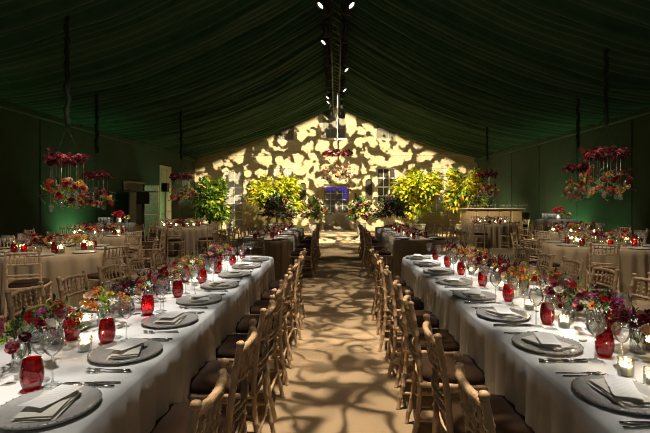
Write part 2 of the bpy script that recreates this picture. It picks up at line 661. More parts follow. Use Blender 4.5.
# door surround: pilasters and segmental hood
s = MB()
s.box(x0 - .26, YF - .10, 0, x0, YF + .05, 2.46, .02)
s.box(x1, YF - .10, 0, x1 + .26, YF + .05, 2.46, .02)
s.box(x0 - .34, YF - .16, 2.46, x1 + .34, YF + .05, 2.62, .02)
n = 14
w2, xc = (x1 - x0) / 2 + .36, (x0 + x1) / 2
vs, fs = [], []
for yy in (YF - .18, YF + .05):
    for k in range(n + 1):
        a = pi * k / n
        vs.append((xc - w2 * cos(a), yy, 2.62 + .42 * sin(a)))
for k in range(n):
    fs.append((k, k + 1, n + 2 + k, n + 1 + k))
fs.append(tuple(range(n + 1)))
s.add(vs, fs)
structure('trim_30', s, MT['ashlar'])
structure('floor_step', MB().box(-1.3, YF - .5, 0, 1.34, YF + .1, .055, .015), MT['ashlar'])

# tent sides: lined panels with seams, an opening on the left
def side_wall(sgn, holes):
    mb = MB()
    P = lambda u, z, d_: (sgn * (XW + d_), u, z)
    holes_wall(mb, -2, YF + .2, 0, 3.9, holes, P, .08)
    # vertical seams where panels lap
    yy = 1.0
    while yy < YF:
        if not any(h[0] - .1 < yy < h[1] + .1 for h in holes):
            xa, xb = (XW - .02, XW + .01)
            if sgn < 0:
                xa, xb = -xb, -xa
            mb.box(xa, yy - .03, 0, xb, yy + .03, 3.85, .006)
        yy += 2.5
    # eave beam under the drape
    xa, xb = (XW - .16, XW)
    if sgn < 0:
        xa, xb = -xb, -xa
    mb.box(xa, -2, 3.62, xb, YF, 3.80, .02)
    return mb
structure('wall_left', side_wall(-1, [(15.2, 17.0, 0, 2.30), (18.4, 19.7, 0, 3.1)]), MT['wallcloth'])
structure('wall_right', side_wall(1, []), MT['wallcloth'])
# left opening: frame, glass leaf standing ajar, wall of the garden beyond
f = MB()
for (a, b_, c, e) in ((15.2, 15.28, 0, 2.3), (16.92, 17.0, 0, 2.3), (15.28, 16.92, 2.2, 2.3), (15.28, 16.92, 1.90, 1.95)):
    f.box(-XW - .06, a, c, -XW + .03, b_, e, .01)
do = structure('door_2', f, MT['blackmetal'])
M_ = Matrix.Translation((-XW + .02, 16.92, 0)) @ Matrix.Rotation(R(62), 4, 'Z')
leaf = MB().box(-.01, -.82, .04, .01, 0, 2.16, .004, 0, M_)
link('glass_leaf', leaf.mesh('glass_leaf', MT['teal'], False), do)
rail = MB()
rail.box(-.02, -.84, .02, .02, -.79, 2.18, .004, 0, M_)
rail.box(-.02, -.80, 1.02, .02, -.02, 1.06, .004, 0, M_)
link('leaf_frame', rail.mesh('leaf_frame', MT['steel'], False), do)
structure('wall_garden', MB().box(-XW - 1.7, 13.5, 0, -XW - 1.6, 21, 3.4), MT['ashlar'])
# pale panelled door further along
f = MB()
f.box(-XW - .05, 18.4, 0, -XW + .02, 19.7, 3.1, .01)
for (a, b_) in ((18.5, 19.0), (19.1, 19.6)):
    for (c, e) in ((.2, 1.0), (1.1, 2.2), (2.3, 2.95)):
        f.box(-XW + .0, a, c, -XW + .045, b_, e, .02)
structure('door_3', f, MT['cream'])


# ------------------------------------------------------------------ chairs
def bamboo(mb, pts, r, n=8, gap=.085, amp=.16):
    """round rail with the swollen rings of turned bamboo"""
    pts = [Vector(p) for p in pts]
    seg = [(pts[i + 1] - pts[i]).length for i in range(len(pts) - 1)]
    L = sum(seg)

    def at(s):
        for i, q in enumerate(seg):
            if s <= q or i == len(seg) - 1:
                return pts[i].lerp(pts[i + 1], min(1, s / q))
            s -= q
    k = max(1, round(L / gap))
    ss, rr = [], []
    for i in range(k + 1):
        s = L * i / k
        for d_, q in ((-.009, 1), (-.003, 1 + amp), (.003, 1 + amp), (.009, 1)):
            if 0 <= s + d_ <= L:
                ss.append(s + d_)
                rr.append(r * q)
    if ss[0] > 0:
        ss.insert(0, 0)
        rr.insert(0, r)
    if ss[-1] < L:
        ss.append(L)
        rr.append(r)
    for p in seg[:-1]:
        pass
    mb.tube([at(s) for s in ss], rr, n)


def bow(x, y0, dep=.035, w=.18):
    return y0 - dep * (1 - (x / w) ** 2)


def chair_meshes():
    d_ = {}
    w = MT['wood']
    post = lambda s: [(s * .185, -.265, 0), (s * .183, -.215, .22), (s * .182, -.200, .44), (s * .180, -.208, .60), (s * .178, -.232, .78), (s * .176, -.255, .895)]
    for nm, s in (('post_l', -1), ('post_r', 1)):
        mb = MB()
        bamboo(mb, post(s), .0155, 8, .095)
        p = post(s)[-1]
        mb.lathe([(.010, -.004), (.0185, 0), (.0195, .010), (.017, .018), (.010, .022), (.001, .023)], 8, 0, Matrix.Translation(p))
        d_[nm] = mb.mesh('back_post', w)
    for nm, s in (('leg_l', -1), ('leg_r', 1)):
        mb = MB()
        bamboo(mb, [(s * .198, .185, 0), (s * .194, .175, .43)], .0150, 8, .09)
        d_[nm] = mb.mesh('leg', w)
    mb = MB()
    fr = [(-.20, .192, .425), (.20, .192, .425), (.19, -.205, .425), (-.19, -.205, .425)]
    for i in range(4):
        mb.tube([fr[i], fr[(i + 1) % 4]], .019, 8, flat=.9)
    mb.add([(-.2, .192, .42), (.2, .192, .42), (.19, -.205, .42), (-.19, -.205, .42)], [(0, 1, 2, 3)])
    mb.add([(-.2, .192, .435), (.2, .192, .435), (.19, -.205, .435), (-.19, -.205, .435)], [(0, 1, 2, 3)])
    d_['frame'] = mb.mesh('seat_frame', w)
    # cushion: soft rounded pad
    mb = MB()
    N = 12
    prof = [(1.0, .437), (1.03, .452), (1.03, .470), (.97, .487), (.80, .496), (.45, .502)]
    vs, fs = [], []
    for (k, z) in prof:
        for i in range(N * 4):
            a = 2 * pi * i / (N * 4)
            c, s_ = cos(a), sin(a)
            e = .42
            sx = abs(c) ** e * (1 if c > 0 else -1)
            sy = abs(s_) ** e * (1 if s_ > 0 else -1)
            wx = .198 if sy > 0 else .192
            vs.append((sx * (wx + .008 * sy) * k, sy * .195 * k - .004, z))
    q = N * 4
    for l in range(len(prof) - 1):
        for i in range(q):
            j = (i + 1) % q
            fs.append((l * q + i, l * q + j, l * q + q + j, l * q + q + i))
    fs.append(tuple(range((len(prof) - 1) * q, len(prof) * q)))
    mb.add(vs, fs)
    d_['cushion'] = mb.mesh('cushion', MT['cushion'])
    for nm, z, y0, r in (('rail_top', .872, -.248, .0150), ('rail_mid', .735, -.225, .0120), ('rail_low', .600, -.209, .0115), ('rail_low2', .555, -.205, .0105)):
        mb = MB()
        bamboo(mb, [(-.178 + .356 * i / 10, bow(-.178 + .356 * i / 10, y0), z + (.008 * (1 - ((i - 5) / 5) ** 2) if nm == 'rail_top' else 0)) for i in range(11)], r, 7, .07, .16)
        d_[nm] = mb.mesh('back_rail', w)
    for i in range(6):
        x = -.128 + .256 * i / 5
        mb = MB()
        bamboo(mb, [(x, bow(x, -.225), .735), (x, bow(x, -.238), .81), (x, bow(x, -.248), .876)], .0075, 6, .036, .55)
        d_['spindle%d' % i] = mb.mesh('spindle', w)
    for nm, a, b_ in (('sf', (-.195, .178, .16), (.195, .178, .16)), ('sf2', (-.195, .178, .27), (.195, .178, .27)), ('sb', (-.185, -.225, .20), (.185, -.225, .20)),
                      ('sl', (-.196, .18, .21), (-.185, -.222, .21)), ('sr', (.196, .18, .21), (.185, -.222, .21)),
                      ('sl2', (-.196, .18, .12), (-.185, -.235, .12)), ('sr2', (.196, .18, .12), (.185, -.235, .12))):
        mb = MB()
        bamboo(mb, [a, b_], .0105, 7, .1, .16)
        d_['stretcher_' + nm] = mb.mesh('stretcher', w)
    return d_


CM = chair_meshes()


def joined(keys, name):
    mb = MB()
    for k in keys:
        me = CM[k]
        mb.add([v.co for v in me.vertices], [tuple(p.vertices) for p in me.polygons])
    return mb.mesh(name, MT['wood'])


def chair_proto():
    t = empty('dining_chair')
    back = link('backrest', joined([k for k in CM if k.startswith('rail')], 'backrest'), t)
    for k, me in CM.items():
        if k.startswith('rail'):
            continue
        if k.startswith('spindle'):
            link('spindle', me, back)
            continue
        n_ = 'stretcher' if k.startswith('stretcher') else {'p': 'back_post', 'l': 'leg', 'f': 'seat_frame', 'c': 'cushion'}[k[0]]
        o = link(n_, me, t)
        if n_ == 'cushion':
            o['label'] = 'dark brown seat cushion'
    return t


def chair_far_proto():
    t = empty('dining_chair')
    for n_, keys in (('back_post', ['post_l']), ('back_post', ['post_r']), ('leg', ['leg_l']), ('leg', ['leg_r']),
                     ('seat_frame', ['frame'] + [k for k in CM if k.startswith('stretcher')]),
                     ('backrest', [k for k in CM if k.startswith('rail') or k.startswith('spindle')])):
        link(n_, joined(keys, n_), t)
    o = link('cushion', CM['cushion'], t)
    o['label'] = 'dark brown seat cushion'
    return t


PROTO = {}


def place(kind, make, name, loc, rz, label, cat, group=None, scl=1.0):
    if kind not in PROTO:
        o = make()
        PROTO[kind] = o
        o.name = name
        o.location, o.rotation_euler, o.scale = loc, (0, 0, rz), (scl,) * 3
    else:
        o = dup(PROTO[kind], name, loc, rz, scl)
    tag(o, label, cat, group)
    return o


ORD = ['nearest', 'second', 'third', 'fourth', 'fifth', 'sixth', 'seventh', 'eighth', 'ninth', 'tenth']
crng = random.Random(21)


def chair(x, y, rz, label, group, far=False):
    place('cf' if far else 'cn', chair_far_proto if far else chair_proto, 'dining_chair',
          (x + crng.uniform(-.012, .012), y + crng.uniform(-.02, .02), 0), rz + crng.uniform(-.06, .06), label, 'chair', group)


# ------------------------------------------------------------------ linen
def table_cloth(name, path, ztop, material, seed, flare=.015, amp=.042, lam=.15, label=None, group=None):
    """path: outline of the table top, counter-clockwise list of (x, y); drapes to the floor in folds"""
    rg = random.Random(seed)
    P = [Vector((p[0], p[1], 0)) for p in path]
    n = len(P)
    nor = []
    cum = [0]
    for i in range(n):
        t = P[(i + 1) % n] - P[i - 1]
        nor.append(Vector((t.y, -t.x, 0)).normalized())
        cum.append(cum[-1] + (P[(i + 1) % n] - P[i]).length)
    per = cum[-1]
    ph1, ph2 = rg.uniform(0, 6), rg.uniform(0, 6)
    fold = []
    for i in range(n):
        s = cum[i]
        a = mnoise.noise((s * 1.1, seed * 3.1, 0))
        p_ = abs(sin(pi * s / lam + ph1 + 4.5 * a))
        q_ = sin(2 * pi * s / .10 + ph2 + 3 * a)
        fold.append((1.5 * p_ ** .8 - 1.0 + .10 * q_) * (.75 + .8 * mnoise.noise((s * 1.3, seed, 5))))
    vs, fs = [], []
    rings = []
    for (ins, z) in ((.30, ztop), (.10, ztop), (.03, ztop), (.012, ztop - .002), (.002, ztop - .010)):
        rings.append([(P[i] - nor[i] * ins, z) for i in range(n)])
    NZ = 10
    for k in range(1, NZ + 1):
        t = k / NZ
        z = ztop - .012 - (ztop - .016) * t
        rings.append([(P[i] + nor[i] * (flare * t ** .8 + amp * fold[i] * t ** .55 + .004), z + (.012 * abs(fold[i]) if k == NZ else 0)) for i in range(n)])
    for r_ in rings:
        vs.extend((p.x, p.y, z) for p, z in r_)
    for l in range(len(rings) - 1):
        for i in range(n):
            j = (i + 1) % n
            fs.append((l * n + i, l * n + n + i, l * n + n + j, l * n + j))
    fs.append(tuple(range(n)))
    o = link(name, MB().add(vs, fs).mesh(name, material))
    tag(o, label, 'tablecloth', group)
    return o


def round_rect(x0, x1, y0, y1, r, step=.018):
    pts = []
    for cx, cy, a0 in ((x1 - r, y0 + r, -90), (x1 - r, y1 - r, 0), (x0 + r, y1 - r, 90), (x0 + r, y0 + r, 180)):
        m = max(6, int(r * pi / 2 / step))
        for k in range(m + 1):
            a = R(a0 + 90 * k / m)
            pts.append((cx + r * cos(a), cy + r * sin(a)))
    out = []
    for i, p in enumerate(pts):
        q = pts[(i + 1) % len(pts)]
        L = sqrt((p[0] - q[0]) ** 2 + (p[1] - q[1]) ** 2)
        m = max(1, int(L / step))
        for k in range(m):
            out.append((p[0] + (q[0] - p[0]) * k / m, p[1] + (q[1] - p[1]) * k / m))
    return out


def circle(cx, cy, r, step=.02):
    m = int(2 * pi * r / step)
    return [(cx + r * cos(2 * pi * k / m), cy + r * sin(2 * pi * k / m)) for k in range(m)]


# ------------------------------------------------------------------ tableware
def m_charger():
    mb = MB()
    mb.lathe([(.0, .006), (.10, .006), (.112, .011), (.150, .019), (.165, .022), (.170, .018), (.160, .009), (.115, .0), (.0, .0)], 36)
    o = link('charger_plate', mb.mesh('charger_plate', MT['charger']))
    bd = MB()
    for k in range(40):
        a = 2 * pi * k / 40
        bd.ball((.164 * cos(a), .165 * sin(a), .021), .0042, 5, 3)
    link('beaded_rim', bd.mesh('beaded_rim', MT['charger']), o)
    return o


def napkin_mesh(seed):
    rg = random.Random(seed)
    mb = MB()
    for l in range(3):
        w, h = .115 - .004 * l, .068 - .003 * l
        z = .0145 + .007 * l
        a0 = rg.uniform(-.06, .06)
        M = Matrix.Translation((rg.uniform(-.004, .004), rg.uniform(-.004, .004), 0)) @ Matrix.Rotation(a0, 4, 'Z')

        def fn(u, v, side):
            x, y_ = -w + 2 * w * u, -h + 2 * h * v
            puff = .006 * (1 - (2 * u - 1) ** 4) * (1 - (2 * v - 1) ** 4)
            return (x, y_, z + side * (.0012 + puff * (.9 if l == 2 else .5)) + .0045 * mnoise.noise((x * 14, y_ * 14, seed + l)) * (1 if side > 0 else .4))
        mb.grid(lambda u, v: fn(u, v, 1), 10, 6, 0, M)
        mb.grid(lambda u, v: fn(u, 1 - v, 0), 10, 6, 0, M)
        n_ = [(0, v / 6) for v in range(7)]
        for edge in ([(u / 10, 0) for u in range(11)], [(u / 10, 1) for u in range(11)], [(0, v / 6) for v in range(7)], [(1, v / 6) for v in range(7)]):
            vs = []
            for (u, v) in edge:
                vs += [fn(u, v, 1), fn(u, v, 0)]
            mb.add(vs, [(2 * i, 2 * i + 1, 2 * i + 3, 2 * i + 2) for i in range(len(edge) - 1)], 0, M)
    return mb.mesh('napkin', MT['napkin'])


NAPK = [napkin_mesh(k) for k in range(4)]


def card_mesh():
    mb = MB()
    fn = lambda s: (lambda u, v: (-.048 + .096 * u, -.095 + .19 * v, .0005 * s + .004 * (2 * v - 1) ** 2 - .002 * (2 * u - 1) ** 2))
    mb.grid(fn(1), 4, 8)
    mb.grid(fn(0), 4, 8)
    return mb.mesh('menu_card', MT['card'])


CARD = card_mesh()


def fork_mesh():
    mb = MB()
    mb.tube([(0, -.10, .004), (0, -.06, .004), (0, 0, .003), (0, .035, .006)], [.0055, .005, .0028, .003], 6, flat=.5)
    mb.tube([(0, .033, .006), (0, .045, .006), (0, .058, .004)], [.003, .009, .0105], 8, flat=.25)
    for k in range(4):
        x = -.0085 + .0057 * k
        mb.tube([(x, .056, .004), (x, .08, .004), (x * .95, .10, .008)], [.0022, .002, .001], 5, flat=.7)
    return mb.mesh('fork', MT['steel'])


def knife_mesh():
    mb = MB()
    mb.tube([(0, -.115, .005), (0, -.07, .005), (0, -.01, .005), (0, .0, .005)], [.006, .0075, .006, .004], 8, flat=.6)
    vs = [(-.006, 0, .003), (.007, 0, .003), (.009, .08, .003), (.004, .115, .003), (-.006, .122, .003)]
    up = [(x, y_, .0048) for x, y_, z in vs]
    mb.add(vs + up, [(4, 3, 2, 1, 0), (5, 6, 7, 8, 9)] + [(i, (i + 1) % 5, 5 + (i + 1) % 5, 5 + i) for i in range(5)])
    return mb.mesh('knife', MT['steel'])


FORK, KNIFE = fork_mesh(), knife_mesh()


def m_tumbler():
    mb = MB()
    prof = [(.001, .004), (.026, .004), (.032, .010), (.0405, .035), (.0425, .060), (.040, .090), (.0345, .118), (.032, .126)]
    mb.lathe(prof, 20)
    mb.lathe([(.032, .126), (.0305, .1255), (.033, .117), (.0385, .090), (.041, .060), (.039, .035), (.030, .014), (.001, .012)], 20)
    mb.lathe([(.001, .0), (.026, .0), (.026, .004)], 20)
    return link('ruby_tumbler', mb.mesh('ruby_tumbler', MT['ruby']))


def m_wine(h=.225, rb=.043, bowl=.105):
    def make():
        t = empty('wine_glass')
        mb = MB()
        zb = h - bowl
        mb.lathe([(.004, zb), (.018, zb + .008), (rb * .80, zb + .028), (rb, zb + .050), (rb * .97, zb + .070), (rb * .82, h - .01), (rb * .78, h)], 20)
        link('bowl', mb.mesh('bowl', MT['glass']), t)
        mb = MB()
        mb.lathe([(.034, .0), (.0345, .0015), (.02, .004), (.007, .009), (.0035, .022), (.003, zb * .6), (.004, zb)], 14)
        link('stem', mb.mesh('stem', MT['glass']), t)
        return t
    return make


def m_wine_small():
    mb = MB()
    h, rb, zb = .21, .042, .115
    mb.lathe([(.034, 0), (.02, .004), (.004, .02), (.0035, zb), (.018, zb + .008), (rb * .8, zb + .026), (rb, zb + .048), (rb * .8, h)], 12)
    return link('wine_glass', mb.mesh('wine_glass', MT['glass']))


def m_votive():
    t = empty('votive_candle')
    mb = MB()
    mb.lathe([(.001, .002), (.027, .002), (.029, .008), (.031, .070), (.0325, .072), (.0335, .070), (.0315, .006), (.028, 0), (.001, 0)], 18)
    link('glass_holder', mb.mesh('glass_holder', MT['jar']), t)
    mb = MB()
    mb.lathe([(.001, .004), (.0262, .004), (.0268, .040), (.023, .043), (.010, .036), (.001, .036)], 16)
    w = link('candle', mb.mesh('candle', MT['wax']), t)
    w['label'] = 'white wax candle'
    mb = MB()
    mb.lathe([(.0008, .036), (.0042, .043), (.0050, .049), (.0034, .058), (.0006, .066)], 8)
    link('flame', mb.mesh('flame', MT['flame']), t)
    return t


# ------------------------------------------------------------------ flowers
def petal_patch(mb, L, W, cup, M, mat=0, tip=.6, nu=2, nv=3):
    def fn(u, v):
        x = (u - .5) * W * (sin(pi * (.18 + .72 * v)) ** .7)
        z = cup * v * v * L + .25 * W * (2 * u - 1) ** 2 * .6
        return (x, L * v * (1 - .25 * cup * v), z)
    mb.grid(fn, nu, nv, mat, M)


def rose_mesh(mname, r=.035):
    mb = MB()
    rg = random.Random(len(mname) * 7)
    for ring, (n, tilt, k, zz) in enumerate(((6, 20, 1.0, 0), (5, 48, .88, .004), (5, 68, .72, .007), (4, 82, .5, .010))):
        for i in range(n):
            a = 2 * pi * (i + .5 * ring) / n + rg.uniform(-.15, .15)
            M = Matrix.Rotation(a, 4, 'Z') @ Matrix.Translation((0, r * .12 * k, zz)) @ Matrix.Rotation(R(tilt), 4, 'X')
            petal_patch(mb, r * 1.0 * (k + .2), r * 1.15 * (k + .1), .35, M)
    mb.ball((0, 0, r * .25), (r * .35, r * .35, r * .5), 6, 4)
    return mb.mesh('bloom', MT[mname])


def dahlia_mesh(mname, r=.04):
    mb = MB()
    for ring, (n, tilt, k) in enumerate(((14, 8, 1.0), (12, 28, .85), (9, 50, .65), (6, 72, .45))):
        for i in range(n):
            a = 2 * pi * (i + .5 * ring) / n
            M = Matrix.Rotation(a, 4, 'Z') @ Matrix.Translation((0, 0, .003 * ring)) @ Matrix.Rotation(R(tilt), 4, 'X')
            petal_patch(mb, r * k, r * .42, .25, M, 0, nu=2, nv=2)
    return mb.mesh('bloom', MT[mname])


def star_mesh(mname, eye='amber', r=.034):
    mb = MB()
    for i in range(6):
        a = 2 * pi * i / 6
        M = Matrix.Rotation(a, 4, 'Z') @ Matrix.Rotation(R(22 if i % 2 else 34), 4, 'X')
        petal_patch(mb, r, r * .62, -.25, M)
    mb.ball((0, 0, .006), .007, 6, 4, 1)
    return mb.mesh('bloom', [MT[mname], MT[eye]])


def cluster_mesh(mname, r=.03, n=26):
    """head of many small florets"""
    mb = MB()
    rg = random.Random(4)
    for i in range(n):
        zz = 1 - 1.4 * (i + .5) / n
        a = i * 2.39996
        q = sqrt(max(0, 1 - zz * zz))
        p = Vector((q * cos(a), q * sin(a), zz)) * r
        M = Matrix.Translation(p) @ p.to_track_quat('Z', 'Y').to_matrix().to_4x4()
        for k in range(4):
            petal_patch(mb, r * .42, r * .36, .25, M @ Matrix.Rotation(k * pi / 2 + rg.uniform(-.3, .3), 4, 'Z') @ Matrix.Rotation(R(25), 4, 'X'), 0, nu=1, nv=2)
    return mb.mesh('bloom', MT[mname])


def leaf(mb, L, W, M, mat=0, bend=.25):
    vs = [(0, 0, 0), (-W * .5, L * .35, .12 * W), (0, L * .38, -.05 * W), (W * .5, L * .35, .12 * W), (-W * .38, L * .7, .05 * W - bend * L * .2), (0, L * .72, -bend * L * .25), (W * .38, L * .7, .05 * W - bend * L * .2), (0, L, -bend * L * .5)]
    mb.add(vs, [(0, 2, 1), (0, 3, 2), (1, 2, 5, 4), (2, 3, 6, 5), (4, 5, 7), (5, 6, 7)], mat, M)


def sprig_mesh(mname, L=.12, n=9, lw=.022, ll=.045, seed=1):
    mb = MB()
    rg = random.Random(seed)
    pts = []
    for k in range(5):
        t = k / 4
        pts.append((.02 * sin(t * 3 + seed), .018 * sin(t * 2 + seed * 2), L * t))
    mb.tube(pts, [.002, .0018, .0015, .0012, .0008], 4)
    for i in range(n):
        t = .25 + .75 * i / (n - 1)
        p = Vector(pts[int(t * 4)]).lerp(Vector(pts[min(4, int(t * 4) + 1)]), t * 4 - int(t * 4))
        M = Matrix.Translation(p) @ Matrix.Rotation(i * 2.4 + rg.uniform(-.3, .3), 4, 'Z') @ Matrix.Rotation(R(rg.uniform(15, 60) + 25 * t), 4, 'X')
        leaf(mb, ll * rg.uniform(.8, 1.2), lw * rg.uniform(.8, 1.2), M)
    return mb.mesh('leaf_sprig', MT[mname])


def berry_mesh(mname, L=.09, seed=2):
    mb = MB()
    rg = random.Random(seed)
    for i in range(11):
        p = (rg.gauss(0, .013), rg.gauss(0, .013), L + rg.uniform(-.02, .02))
        mb.tube([(0, 0, 0), (p[0] * .5, p[1] * .5, L * .6), p], .0009, 4)
        mb.ball(p, .0058, 6, 4)
    return mb.mesh('berry_sprig', MT[mname])


BL = {
    'red_rose': rose_mesh('red', .036), 'pink_rose': rose_mesh('rosy', .034), 'burg_rose': rose_mesh('burg', .036), 'peach_rose': rose_mesh('peach', .036), 'white_rose': rose_mesh('white', .033),
    'crim_dahlia': dahlia_mesh('crimson', .043), 'orange_dahlia': dahlia_mesh('orange', .038), 'amber_dahlia': dahlia_mesh('amber', .036),
    'mag_orchid': star_mesh('magenta', 'amber', .036), 'orange_star': star_mesh('orange', 'crimson', .03), 'white_star': star_mesh('white', 'amber', .03), 'mag_cluster': cluster_mesh('magenta', .032),
    'red_cluster': cluster_mesh('red', .028), 'amber_cluster': cluster_mesh('amber', .028), 'burg_cluster': cluster_mesh('burg', .034),
}
SP = {
    'dark': sprig_mesh('leaf_dark', .115, 11, .016, .034, 1), 'mid': sprig_mesh('leaf_mid', .115, 11, .015, .032, 2), 'lime': sprig_mesh('leaf_lime', .11, 10, .013, .028, 3), 'wine': sprig_mesh('leaf_wine', .115, 12, .013, .032, 4),
    'grey': sprig_mesh('leaf_grey', .12, 13, .012, .022, 5), 'redberry': berry_mesh('crimson', .11, 1), 'orangeberry': berry_mesh('orange', .10, 2),
}
VASE = MB().lathe([(.001, .003), (.034, .003), (.040, .012), (.046, .045), (.042, .075), (.036, .09), (.038, .096), (.040, .094), (.044, .07), (.048, .045), (.042, .010), (.034, 0), (.001, 0)], 18).mesh('vase', MT['jar'])
VASE2 = MB().lathe([(.001, .003), (.030, .003), (.031, .01), (.031, .11), (.033, .112), (.033, .0), (.001, 0)], 16).mesh('vase', MT['jar'])
STEMS = MB()
for k in range(9):
    a = k * 2.4
    STEMS.tube([(.02 * cos(a), .02 * sin(a), .006), (-.012 * cos(a), -.012 * sin(a), .06), (-.03 * cos(a), -.03 * sin(a), .12)], .0018, 4)
STEMS = STEMS.mesh('stems', MT['leaf_mid'])

MIX = {
    'purple and red': (['mag_orchid', 'red_rose', 'amber_cluster', 'burg_rose', 'mag_cluster', 'pink_rose', 'orange_star', 'red_cluster'], ['wine', 'mid', 'dark', 'lime', 'redberry']),
    'orange and yellow': (['orange_dahlia', 'amber_dahlia', 'amber_cluster', 'peach_rose', 'orange_star', 'orange_dahlia', 'white_star'], ['mid', 'lime', 'dark', 'orangeberry', 'lime']),
    'red and pink': (['red_rose', 'pink_rose', 'crim_dahlia', 'peach_rose', 'pink_rose', 'white_rose', 'orange_star', 'burg_rose'], ['mid', 'dark', 'grey', 'redberry', 'lime']),
    'burgundy and peach': (['burg_rose', 'peach_rose', 'crim_dahlia', 'peach_rose', 'burg_cluster', 'amber_dahlia', 'mag_cluster'], ['wine', 'dark', 'wine', 'mid', 'redberry']),
    'pink and cream': (['peach_rose', 'white_rose', 'pink_rose', 'white_star', 'peach_rose', 'burg_rose'], ['grey', 'mid', 'grey', 'lime', 'mid']),
    'mixed bright': (['red_rose', 'amber_cluster', 'mag_orchid', 'white_star', 'orange_dahlia', 'pink_rose', 'red_cluster'], ['lime', 'mid', 'dark', 'mid', 'orangeberry']),
}
MIXN = [m for m in MIX if m != 'pink and cream']


def dome_parts(t, blooms, sprigs, rng_, z0, rx, rz, nb, ns, bscale=1.0, sscale=1.0):
    """blooms and sprigs radiating from a point"""
    for i in range(ns):
        a = i * 2.39996 + rng_.uniform(-.4, .4)
        el = rng_.uniform(-.15, 1.3)
        d_ = Vector((cos(a) * cos(el), sin(a) * cos(el), sin(el)))
        o = link('leaf_sprig', SP[sprigs[i % len(sprigs)]], t, (d_.x * rx * .28, d_.y * rx * .28, z0 + d_.z * rz * .25), d_.to_track_quat('Z', 'Y').to_euler())
        s = sscale * rng_.uniform(.8, 1.15) * rx / .11
        o.scale = (s, s, s)
        if 'berry' in sprigs[i % len(sprigs)]:
            o.name = 'berry_sprig'
    for i in range(nb):
        a = i * 2.39996 + rng_.uniform(-.3, .3)
        zz = .95 - .95 * (i + .5) / nb
        q = sqrt(1 - zz * zz)
        d_ = Vector((q * cos(a), q * sin(a), zz))
        k = rng_.uniform(.78, 1.12)
        o = link('bloom', BL[blooms[i % len(blooms)]], t, (d_.x * rx * k, d_.y * rx * k, z0 + d_.z * rz * k), (d_ + Vector((0, 0, .5))).to_track_quat('Z', 'Y').to_euler())
        s = bscale * rng_.uniform(.85, 1.15)
        o.scale = (s, s, s)


def m_arr(mixn, seed, small=False, nb=15, ns=20):
    def make():
        t = empty('flower_arrangement')
        rg = random.Random(seed)
        v_ = link('vase', VASE if seed % 2 else VASE2, t)
        link('stems', STEMS, v_)
        bl, sp = MIX[mixn]
        dome_parts(t, bl, sp, rg, .105, .115, .088, nb, ns, .76, .80)
        return t
    return make


def m_arr_far(mixn, seed):
    """same flowers, seen small: one mesh of blooms, one of leaves"""
    def make():
        t = empty('flower_arrangement')
        rg = random.Random(seed)
        link('vase', VASE, t)
        bl, sp = MIX[mixn]
        fo, mats = MB(), []
        for i in range(7):
            a = i * 2.4
            el = rg.uniform(0, 1.2)
            d_ = Vector((cos(a) * cos(el), sin(a) * cos(el), sin(el)))
            M = Matrix.Translation((d_.x * .03, d_.y * .03, .11)) @ d_.to_track_quat('Z', 'Y').to_matrix().to_4x4()
            me = SP[sp[i % len(sp)]]
            if me.materials[0] not in mats:
                mats.append(me.materials[0])
            fo.add([v.co for v in me.vertices], [tuple(p.vertices) for p in me.polygons], mats.index(me.materials[0]), M)
        link('foliage', fo.mesh('foliage', mats), t)
        for i in range(8):
            a = i * 2.39996 + rg.uniform(-.3, .3)
            zz = .95 - .9 * (i + .5) / 8
            q = sqrt(1 - zz * zz)
            d_ = Vector((q * cos(a), q * sin(a), zz))
            link('bloom', BL[bl[i % len(bl)]], t, (d_.x * .11, d_.y * .11, .11 + d_.z * .10), (d_ + Vector((0, 0, .4))).to_track_quat('Z', 'Y').to_euler(), (.95,) * 3)
        return t
    return make


# ------------------------------------------------------------------ long tables
arng = random.Random(77)


